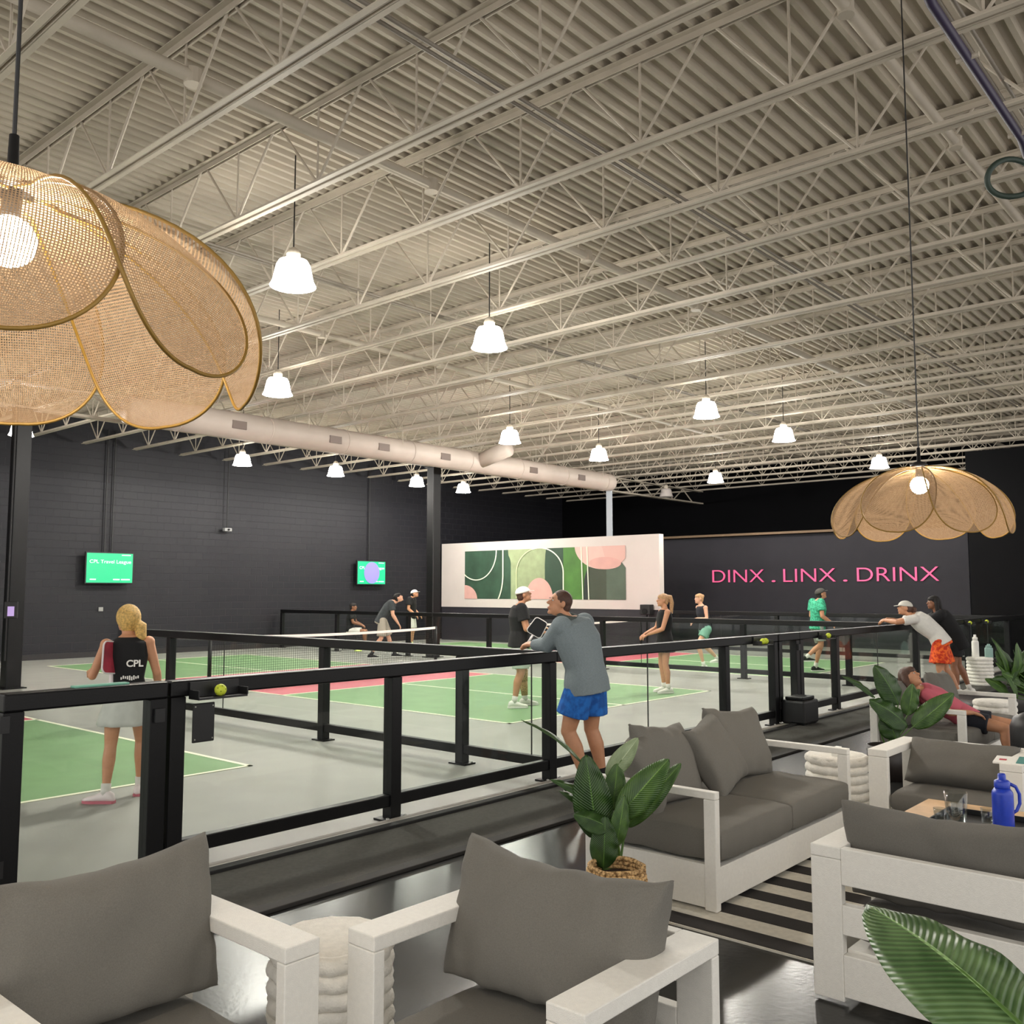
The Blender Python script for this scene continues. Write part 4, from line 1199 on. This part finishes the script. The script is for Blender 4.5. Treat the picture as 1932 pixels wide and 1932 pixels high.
    if bottom:
        kind, m, f = bottom['kind'], bottom['m'], bottom.get('len', .55); fl = bottom.get('flare', .03); mb = MB()
        up_ = (j['waist']-j['pel']).normalized()
        if kind == 'shorts':
            mb.loft(sections([(j['pel']-up_*.07*s, .155, .115, hx), (j['pel'], .160, .115, hx), (j['pel']+up_*.07*s, .145, .106, hx)], .010), 22, .85)
            for S in 'LR':
                h, k = j['h'+S], j['k'+S]; e = h*(1-f)+k*f
                mb.ell(h, (.105*s*(1+(B_-1)*.7),)*3); mb.cone(h, e, .102*s*(1+(B_-1)*.7), (.085+fl)*s*(1+(B_-1)*.7), 20)
            remeshed(mb, 'shorts', m, t, vox*.95, 2, .35)
        elif kind == 'skirt':
            mid = (j['kL']+j['kR'])/2; c0 = j['pel']+up_*.06*s; c1 = j['pel']*(1-f)+mid*f
            rings = []
            for i in range(9):
                q = i/8; c = c0*(1-q)+c1*q; rx = (.145+(.075+fl)*q**.7)*s; ry = (.11+(.075+fl)*q**.7)*s
                rings.append([c+hx*rx*(1+.06*q*sin(9*a))*cos(a)+V(0, 1, 0)*ry*(1+.06*q*sin(9*a))*sin(a) for a in [2*pi*k/40 for k in range(40)]])
            mb.ring_loft(rings); mb.build('skirt', m, t, True)
    # socks, shoes
    for S in 'LR':
        k, a = j['k'+S], j['a'+S]; td = j['t'+S].normalized(); yr = Matrix.Rotation(math.atan2(-td.x, td.y), 3, 'Z')
        if socks:
            MB().cone(a*.80+k*.20, a-V(0, 0, .02)*s, .043*s, .041*s, 16).build('sock', socks, t, True)
        if shoes:
            mb = MB(); c = a-V(0, 0, .085)*s
            def sp_(y, w, h0, h1): return [c+yr @ V(w*cos(q), y, (h0+h1)/2+(h1-h0)/2*sin(q))*s for q in [2*pi*i/14 for i in range(14)]]
            mb.ring_loft([sp_(-.085, .018, .02, .05), sp_(-.07, .036, .012, .09), sp_(-.02, .042, .012, .115), sp_(.04, .042, .012, .095), sp_(.10, .047, .012, .068), sp_(.16, .042, .012, .052), sp_(.195, .02, .014, .04)])
            sh = mb.build('shoe', shoes, t, True)
            mb = MB(); ol = [(-.09, .02), (-.075, .038), (-.02, .043), (.04, .043), (.1, .05), (.16, .045), (.2, .02)]
            pts = [c+yr @ V(w, y, 0)*s for y, w in ol]+[c+yr @ V(-w, y, 0)*s for y, w in reversed(ol)]
            mb.poly(pts, (0, 0, .022*s)); mb.build('sole', M_SOLE, sh)
    # hair
    if hair:
        m, st = hair['m'], hair['style']; mb = MB()
        hs_ = hscale; cp = .93 if cap else 1.0
        cap_r = (.081*ks*hs_*cp, .098*ks*hs_*cp, .094*ks*hs_*(.8 if cap else 1))
        mb.ell(hp(0, -.022-.03*(hs_-1), .030-(.015 if cap else 0)), cap_r, hr)
        if st != 'receding' and not cap: mb.ell(hp(0, .020, .058), (.070*ks, .068*ks, .052*ks), hr)
        mb.ell(hp(0, -.055, -.02), (.068*ks*hs_, .055*ks*hs_, .075*ks*hs_), hr)
        if st == 'ponytail':
            tl = hair.get('tail', [(0, -.10, .02), (0, -.145, .0), (0, -.15, -.10), (0, -.13, -.22)])
            mb.tube([hp(*p) for p in tl], lambda q: (.022+.022*sin(pi*min(1, q*.8+.15)))*ks*hs_, 10)
        if st == 'long':
            for q in (-1, 1): mb.tube([hp(q*.05, -.02, .06), hp(q*.085, -.02, -.02), hp(q*.085, -.03, -.12), hp(q*.06, -.05, -.22)], .035*ks, 10)
            mb.tube([hp(0, -.07, .03), hp(0, -.10, -.08), hp(0, -.09, -.24)], lambda q: (.06-.015*q)*ks, 10)
        if st == 'bun': mb.ell(hp(0, -.10, .06), (.04*ks,)*3)
        remeshed(mb, 'hair', m, t, min(vox, .009), 2, .3)
    if cap:
        mb = MB(); rings = []
        for i in range(9):
            ph = RD(90*i/8)*.99; rings.append([hp(.091*cos(ph)*cos(a), -.010+.112*cos(ph)*sin(a), .030+.092*sin(ph)) for a in [2*pi*k/28 for k in range(28)]])
        mb.ring_loft(rings); c_ = mb.build('cap', cap, t, True)
        pts = [hp(.072*cos(a), .07+.095*max(0, sin(a)), .036-.02*max(0, sin(a))) for a in [pi*k/14 for k in range(15)]]
        MB().poly(pts, hr @ V(0, 0, .006)*ks).build('brim', cap, c_)
    return t


def paddle(label, loc, rot, m, m2):
    t = thing('pickleball_paddle', label, 'paddle', loc, 0, 'paddles held by players'); t.rotation_euler = rot
    w, h = .1, .13
    pts = []
    for cx, cz, a0 in ((w-.045, h-.045, 0), (-(w-.045), h-.045, 90), (-(w-.03), -(h-.05), 180), (w-.03, -(h-.05), 270)):
        for i in range(7): pts.append((cx+.045*cos(RD(a0+15*i)), 0, cz+.045*sin(RD(a0+15*i))))
    MB().poly([(x, -.006, z) for x, y, z in pts], (0, .012, 0)).build('paddle_face', m, t)
    mb = MB(); mb.tube(pts, .0075, 6, True); mb.build('edge_guard', m2, t, True)
    MB().cone((0, 0, -h), (0, 0, -h-.13), .016, .018, 12).build('grip', m2, t, True)
    return t


HD = RD(41.1)      # heading of the view axis
M_NAVY = mat('navy_cloth', '1a1c26', .85)
M_BLKC = mat('black_cloth', '141416', .9, 0, .1, 30)
M_HEATHER = mat('heather_grey_cloth', '7b868a', .9, 0, .12, 120)
M_ROYAL = pattern_mat('royal_blue_cloth', 'noise', '0d4f9a', '1768bd', 18, .8, .3, (.4, .6))
M_ORANGE = pattern_mat('orange_patterned_cloth', 'noise', 'c02a08', 'f06a22', 22, .8, .2, (.42, .6))
M_WCLOTH = mat('white_cloth', 'd9d6cf', .9, 0, .05, 20)
M_GREYC = mat('light_grey_cloth', 'bfc0ba', .9, 0, .05, 20)
M_TAN = mat('khaki_cloth', 'a09a8c', .9)

# 1 leaning man
person('man in grey hooded top and bright blue shorts leaning on the rail', (6.50, 4.80, .012), RD(90), 1.0,
       dict(pel=V(.0, .02, .92), waist=V(-.01, .03, 1.05), chest=V(-.02, .09, 1.26), neck=V(-.07, .16, 1.46), head=V(-.12, .22, 1.585),
            sL=V(-.20, .13, 1.39), sR=V(.15, .15, 1.41), eL=V(-.15, .33, 1.225), eR=V(.12, .38, 1.225), wL=V(-.13, .52, 1.215), wR=V(-.05, .55, 1.225),
            hL=V(-.09, .02, .90), hR=V(.09, .02, .90), kL=V(-.13, .12, .50), kR=V(.12, .06, .50), aL=V(-.07, -.03, .085), aR=V(.17, -.03, .085), tL=V(-.8, .6, 0), tR=V(.1, 1, 0),
            fL=V(.2, 1, -.1), fR=V(-.5, .8, -.1)),
       M_SKIN, dict(m=M_HEATHER, m2=mat('hood_dark', '4c5350', .9), sleeve='long', low=-.10, hood=True, inf=.024), dict(kind='shorts', m=M_ROYAL, len=.66, flare=.035),
       dict(m=M_BHAIR, style='receding'), M_BLKC, M_BLKC, vox=.0085, face=(62, -12), bulk=1.25)
# 2 blonde player
GH = RD(58); gl = Vector((3.75, 7.50, 0))
g = person('blonde woman with a low ponytail in black racerback top and white skirt', gl, GH, .915,
       dict(sL=V(-.19, .02, 1.38), sR=V(.17, .0, 1.40), eL=V(-.30, .05, 1.10), wL=V(-.34, .26, 1.13), eR=V(.245, .03, 1.12), wR=V(.25, .20, .98), aL=V(-.14, -.10, .085), kL=V(-.12, .0, .49), aR=V(.12, .18, .085), kR=V(.12, .16, .5), hL=V(-.10, 0, .9),
            tL=V(-1, .35, 0), tR=V(.2, 1, 0), head=V(-.03, .05, 1.60)),
       M_SKIN, dict(m=M_BLKC, sleeve='none', low=0, inf=.012), dict(kind='skirt', m=M_GREYC, len=.62, flare=.03),
       dict(m=M_BLOND, style='ponytail', tail=[(.02, -.09, .0), (.07, -.13, -.04), (.07, -.15, -.13), (.04, -.13, -.27)]), mat('white_pink_shoe', 'e8dcdc', .6), M_WCLOTH, vox=.0095, face=(35, -8), fem=True, hscale=1.28, bulk=1.08)
for o in list(g.children):
    if o.name.startswith('shoe'):
        for c in o.children: c.data.materials.clear(); c.data.materials.append(mat('pink_sole', 'c06a78', .6))
text_mesh('CPL', .075, .002, 'printed_letters', M_WHITE, g, (.0, -.128*.915-.012, 1.19*.915), (RD(90), 0, 0), .13, .002)
mb = MB()
for k in range(9): mb.box((-.04+.016*k, -.136, .985+.008*sin(k)), (-.03+.016*k, -.132, 1.005+.012*abs(sin(k*1.3))))
mb.build('printed_word', M_WHITE, g)
paddle('red and black pickleball paddle held by the blonde woman', at(210, 1241, 7.55), (RD(-6), RD(6), RD(28)), mat('paddle_red', '9c3040', .5, 0, .4, 8), mat('paddle_edge_pale', 'd8d0d0', .5))
# 3 cap man
cm = Vector((10.50, 9.02, .006))
person('man in black long-sleeve shirt, white cap and pale shorts on the middle court', cm, RD(-38), 1.03,
       dict(eL=V(-.22, .10, 1.13), eR=V(.24, .06, 1.12), wL=V(-.08, .34, 1.12), wR=V(.10, .34, 1.06), sL=V(-.17, .05, 1.40), sR=V(.17, .0, 1.40), head=V(0, .07, 1.60), neck=V(0, .02, 1.46),
            kL=V(-.15, .10, .49), aL=V(-.17, .12, .085), kR=V(.12, .0, .49), aR=V(.13, -.10, .085), fL=V(.3, 1, .1), fR=V(-.3, 1, .1)),
       M_SKIN, dict(m=M_BLKC, sleeve='short', low=-.09, inf=.026), dict(kind='shorts', m=mat('mint_cloth', 'a8b4a6', .9), len=.86, flare=.03), dict(m=M_BHAIR, style='receding'), M_WHITE, M_WCLOTH, M_WHITE, vox=.011, face=(0, -14), bulk=1.12)
cmr = [o for o in bpy.data.objects if o.type == 'EMPTY' and str(o.get('label', '')).startswith('man in black long')][0]
cmr['label'] = 'man in black shirt, white cap and pale shorts on the middle court'
mb = MB(); mb.cone((-.152, .10, .53), (-.161, .095, .36), .066, .067, 20); mb.cone((-.161, .095, .36), (-.173, .12, .15), .067, .048, 20)
mb.build('patterned_leg_sleeve', pattern_mat('leopard_print', 'voronoi', '30241a', 'b39468', 60, .8, 0, (.2, .4)), cmr, True)
paddle('black pickleball paddle with white edge held by the capped man', at(1014, 1184, 13.4), (RD(15), RD(30), RD(-40)), mat('paddle_black', '17181f', .4, 0, .1, 8), mat('paddle_edge_pale', 'd8d0d0', .5))
# 4 ponytail woman
person('woman with a high blonde ponytail in black tank top and skirt', (13.58, 8.42, .006), RD(140), .955,
       dict(eL=V(-.20, .10, 1.12), eR=V(.22, .08, 1.12), wL=V(-.10, .34, 1.02), wR=V(.05, .36, 1.02)),
       M_SKIN, dict(m=M_BLKC, sleeve='none', low=-.05, inf=.012), dict(kind='skirt', m=M_BLKC, len=.50, flare=.0), dict(m=M_BLOND2, style='ponytail', tail=[(0, -.08, .07), (0, -.14, .06), (0, -.17, -.05), (0, -.16, -.24)]), M_WHITE, M_WCLOTH, vox=.0115, fem=True, face=(0, 0), bulk=1.1)
# 5 runner
person('woman in dark top and mint shorts running on the right court', (18.2, 10.25, .006), RD(150), .96,
       dict(eL=V(-.22, .08, 1.14), eR=V(.22, -.06, 1.14), wL=V(-.14, .30, 1.16), wR=V(.18, .18, 1.08), kL=V(-.1, .26, .56), aL=V(-.1, .10, .09), kR=V(.1, -.06, .50), aR=V(.1, -.38, .22), chest=V(0, .06, 1.28), neck=V(0, .1, 1.46), head=V(0, .15, 1.60), sL=V(-.17, .08, 1.4), sR=V(.17, .08, 1.4)),
       M_SKIN2, dict(m=M_NAVY, sleeve='none', low=-.05, inf=.014), dict(kind='shorts', m=mat('mint_green_cloth', '6f9f8c', .9), len=.5, flare=.03), dict(m=M_BLOND2, style='bun'), M_WHITE, M_WCLOTH, vox=.014, fem=True)
# 6 green shirt
person('man in a teal green T-shirt and dark cap on the right court', (19.25, 8.15, .006), RD(-40), 1.04,
       dict(head=V(0, .10, 1.58), neck=V(0, .04, 1.46), chest=V(0, .03, 1.27), kL=V(-.1, .12, .52), aL=V(-.1, -.02, .085), kR=V(.1, .02, .55), aR=V(.1, -.32, .30), wL=V(-.2, .25, 1.02), wR=V(.2, .2, 1.0)),
       M_SKIN, dict(m=pattern_mat('teal_patterned_cloth', 'noise', '1d7f60', '3fae88', 30, .8), sleeve='short', low=-.08, inf=.03), dict(kind='shorts', m=mat('grey_camo', '8a9088', .9, 0, .3, 20), len=.8, flare=.02), dict(m=M_DHAIR, style='short'), M_BLKC, M_WCLOTH, mat('cap_two_tone', '3a3834', .8), vox=.014, face=(0, -20))
# 7 woman in orange shorts leaning on the rail
person('woman in white T-shirt, pale cap and bright orange shorts leaning on the rail', (15.42, 4.55, .012), RD(108), .99,
       dict(pel=V(0, -.02, .90), waist=V(0, .06, 1.04), chest=V(0, .24, 1.20), neck=V(0, .40, 1.33), head=V(0, .50, 1.44), sL=V(-.17, .36, 1.27), sR=V(.17, .36, 1.27), eL=V(-.25, .62, 1.22), eR=V(.22, .62, 1.22), wL=V(-.05, .80, 1.24), wR=V(.05, .78, 1.26),
            kL=V(-.12, .02, .49), kR=V(.12, -.06, .49), aL=V(-.12, -.06, .085), aR=V(.13, -.26, .085)),
       M_SKIN, dict(m=M_WCLOTH, sleeve='short', low=-.03, inf=.02), dict(kind='shorts', m=M_ORANGE, len=.78, flare=.06), dict(m=M_BHAIR, style='ponytail'), M_WHITE, M_WCLOTH, mat('pale_cap', 'cfccc2', .8), vox=.012, face=(10, -5), fem=True, bulk=1.22)
# 8 woman in black
person('woman with long dark hair in a loose black top leaning on the rail', (16.45, 4.62, .012), RD(112), .97,
       dict(pel=V(0, -.02, .91), waist=V(0, .03, 1.05), chest=V(0, .16, 1.24), neck=V(0, .26, 1.41), head=V(0, .32, 1.55), sL=V(-.17, .22, 1.35), sR=V(.17, .22, 1.35), eL=V(-.25, .46, 1.22), eR=V(.22, .48, 1.22), wL=V(-.10, .68, 1.24), wR=V(.06, .66, 1.25),
            kL=V(-.12, .05, .49), kR=V(.12, -.05, .49), aL=V(-.12, .0, .085), aR=V(.13, -.22, .085)),
       M_SKIN3, dict(m=M_BLKC, sleeve='long', low=-.16, inf=.035), dict(kind='shorts', m=M_BLKC, len=.62, flare=.03), dict(m=M_DHAIR, style='long'), M_WHITE, M_WCLOTH, vox=.012, face=(20, 0), fem=True, bulk=1.15)
# 9 seated on far sofa
person('person with dark brown hair and pink top slouching on the farther sofa', (9.75, 2.66, .0), RD(-80), .93,
       dict(pel=V(0, .02, .50), waist=V(.0, -.10, .58), chest=V(.08, -.28, .70), neck=V(.18, -.44, .80), head=V(.24, -.50, .93), sL=V(-.06, -.36, .76), sR=V(.26, -.34, .76), eL=V(-.2, -.20, .62), eR=V(.34, -.12, .60), wL=V(-.12, .02, .60), wR=V(.22, .08, .60),
            hL=V(-.09, .05, .50), hR=V(.09, .05, .50), kL=V(-.12, .38, .47), kR=V(.12, .36, .45), aL=V(-.12, .44, .085), aR=V(.14, .40, .085), tL=V(-.1, 1, 0), tR=V(.1, 1, 0)),
       M_SKIN, dict(m=mat('pink_cloth', 'c4606e', .9), sleeve='short', low=-.04, inf=.018), dict(kind='shorts', m=M_NAVY, len=.5, flare=.02), dict(m=M_BHAIR, style='long'), M_WHITE, None, vox=.011, face=(-20, -30), fem=True)
# 10 bending man
person('man in dark T-shirt and khaki shorts stooping at the far end of the middle court', (15.9, 18.3, .006), RD(-45), 1.05,
       dict(pel=V(0, -.06, .88), waist=V(0, .0, 1.02), chest=V(0, .14, 1.22), neck=V(0, .28, 1.38), head=V(0, .38, 1.46), sL=V(-.17, .22, 1.33), sR=V(.17, .22, 1.33), eL=V(-.2, .24, 1.04), eR=V(.2, .26, 1.04), wL=V(-.16, .38, .82), wR=V(.14, .40, .82),
            kL=V(-.14, .14, .50), kR=V(.14, -.02, .48), aL=V(-.2, .30, .085), aR=V(.18, -.26, .085)),
       M_SKIN2, dict(m=mat('slate_cloth', '3a3f42', .9, 0, .2, 20), sleeve='short', low=-.04, inf=.022), dict(kind='shorts', m=M_TAN, len=.9, flare=.03), dict(m=M_DHAIR, style='short'), M_BLKC, M_BLKC, vox=.015, face=(0, -25))
# 11 seated spectator
person('person in black with pale shorts seated beyond the far fence by the left wall', (17.55, 21.6, .0), RD(-50), 1.0,
       dict(pel=V(0, -.02, .56), waist=V(0, -.02, .70), chest=V(0, .0, .92), neck=V(0, .03, 1.10), head=V(0, .06, 1.25), sL=V(-.17, .02, 1.04), sR=V(.17, .02, 1.04), eL=V(-.22, .10, .80), eR=V(.22, .10, .80), wL=V(-.10, .32, .72), wR=V(.10, .32, .72),
            hL=V(-.09, .02, .54), hR=V(.09, .02, .54), kL=V(-.12, .42, .54), kR=V(.12, .42, .54), aL=V(-.12, .40, .085), aR=V(.12, .46, .085)),
       M_SKIN3, dict(m=M_BLKC, sleeve='short', low=-.03, inf=.02), dict(kind='shorts', m=M_WCLOTH, len=.7, flare=.02), dict(m=M_DHAIR, style='short'), M_BLKC, M_WCLOTH, vox=.016, face=(0, 0))
t = thing('folding_stool', 'low black stool under the seated spectator by the left wall', 'stool', (17.52, 21.62, 0), RD(40))
MB().box((-.2, -.2, .42), (.2, .2, .46)).build('seat', M_BLACK2, t, bevel=.01)
for sx in (-1, 1):
    for sy in (-1, 1): MB().cone((sx*.17, sy*.17, 0), (sx*.15, sy*.15, .42), .015, .015, 8).build('leg', M_BLACK2, t)
# 12 man in black with white cap
person('man in black T-shirt, white cap and white shorts standing beyond the far fence', (19.3, 20.9, .0), RD(-60), 1.04,
       dict(head=V(0, .1, 1.57), wL=V(-.2, .2, .95), wR=V(.2, .2, .95)),
       M_SKIN, dict(m=M_BLKC, sleeve='short', low=-.08, inf=.03), dict(kind='shorts', m=M_WCLOTH, len=.8, flare=.03), dict(m=M_DHAIR, style='short'), M_WHITE, M_BLKC, M_WHITE, vox=.016, face=(0, -15))
# 13 hidden behind the blonde
person('dark-haired person almost hidden behind the blonde woman', (5.82, 11.70, .006), RD(-20), .885, None, M_SKIN3,
       dict(m=M_NAVY, sleeve='short', low=-.05), dict(kind='shorts', m=M_NAVY, len=.6), dict(m=M_DHAIR, style='short'), M_BLKC, M_WCLOTH, vox=.016)
# small cones and bottles on the far floor
for k, (x, y, c, lab) in enumerate(((778, 1212, 'e8f0b0', 'pale cone on the floor beyond the far net end'), (676, 1192, 'c8e070', 'bright bottle beside the seated spectator'))):
    p = at(x, y, 26.5); p.z = 0
    o = MB().lathe([(.01, 0), (.11, 0), (.11, .02), (.05, .04), (.02, .26), (.01, .27)], n=20).build('marker_cone', mat('cone_%d' % k, c, .6), None, True, loc=p); tag(o, lab, 'cone')
o = MB().lathe([(.035, 0), (.042, .12), (.038, .12), (.032, .006)], n=20).build('paper_cup', mat('cup_cream', 'e8dcc0', .6), None, True, loc=(16.55, 5.36, RAIL_T)); tag(o, 'cream paper cup on the rail between the two leaning women', 'cup')
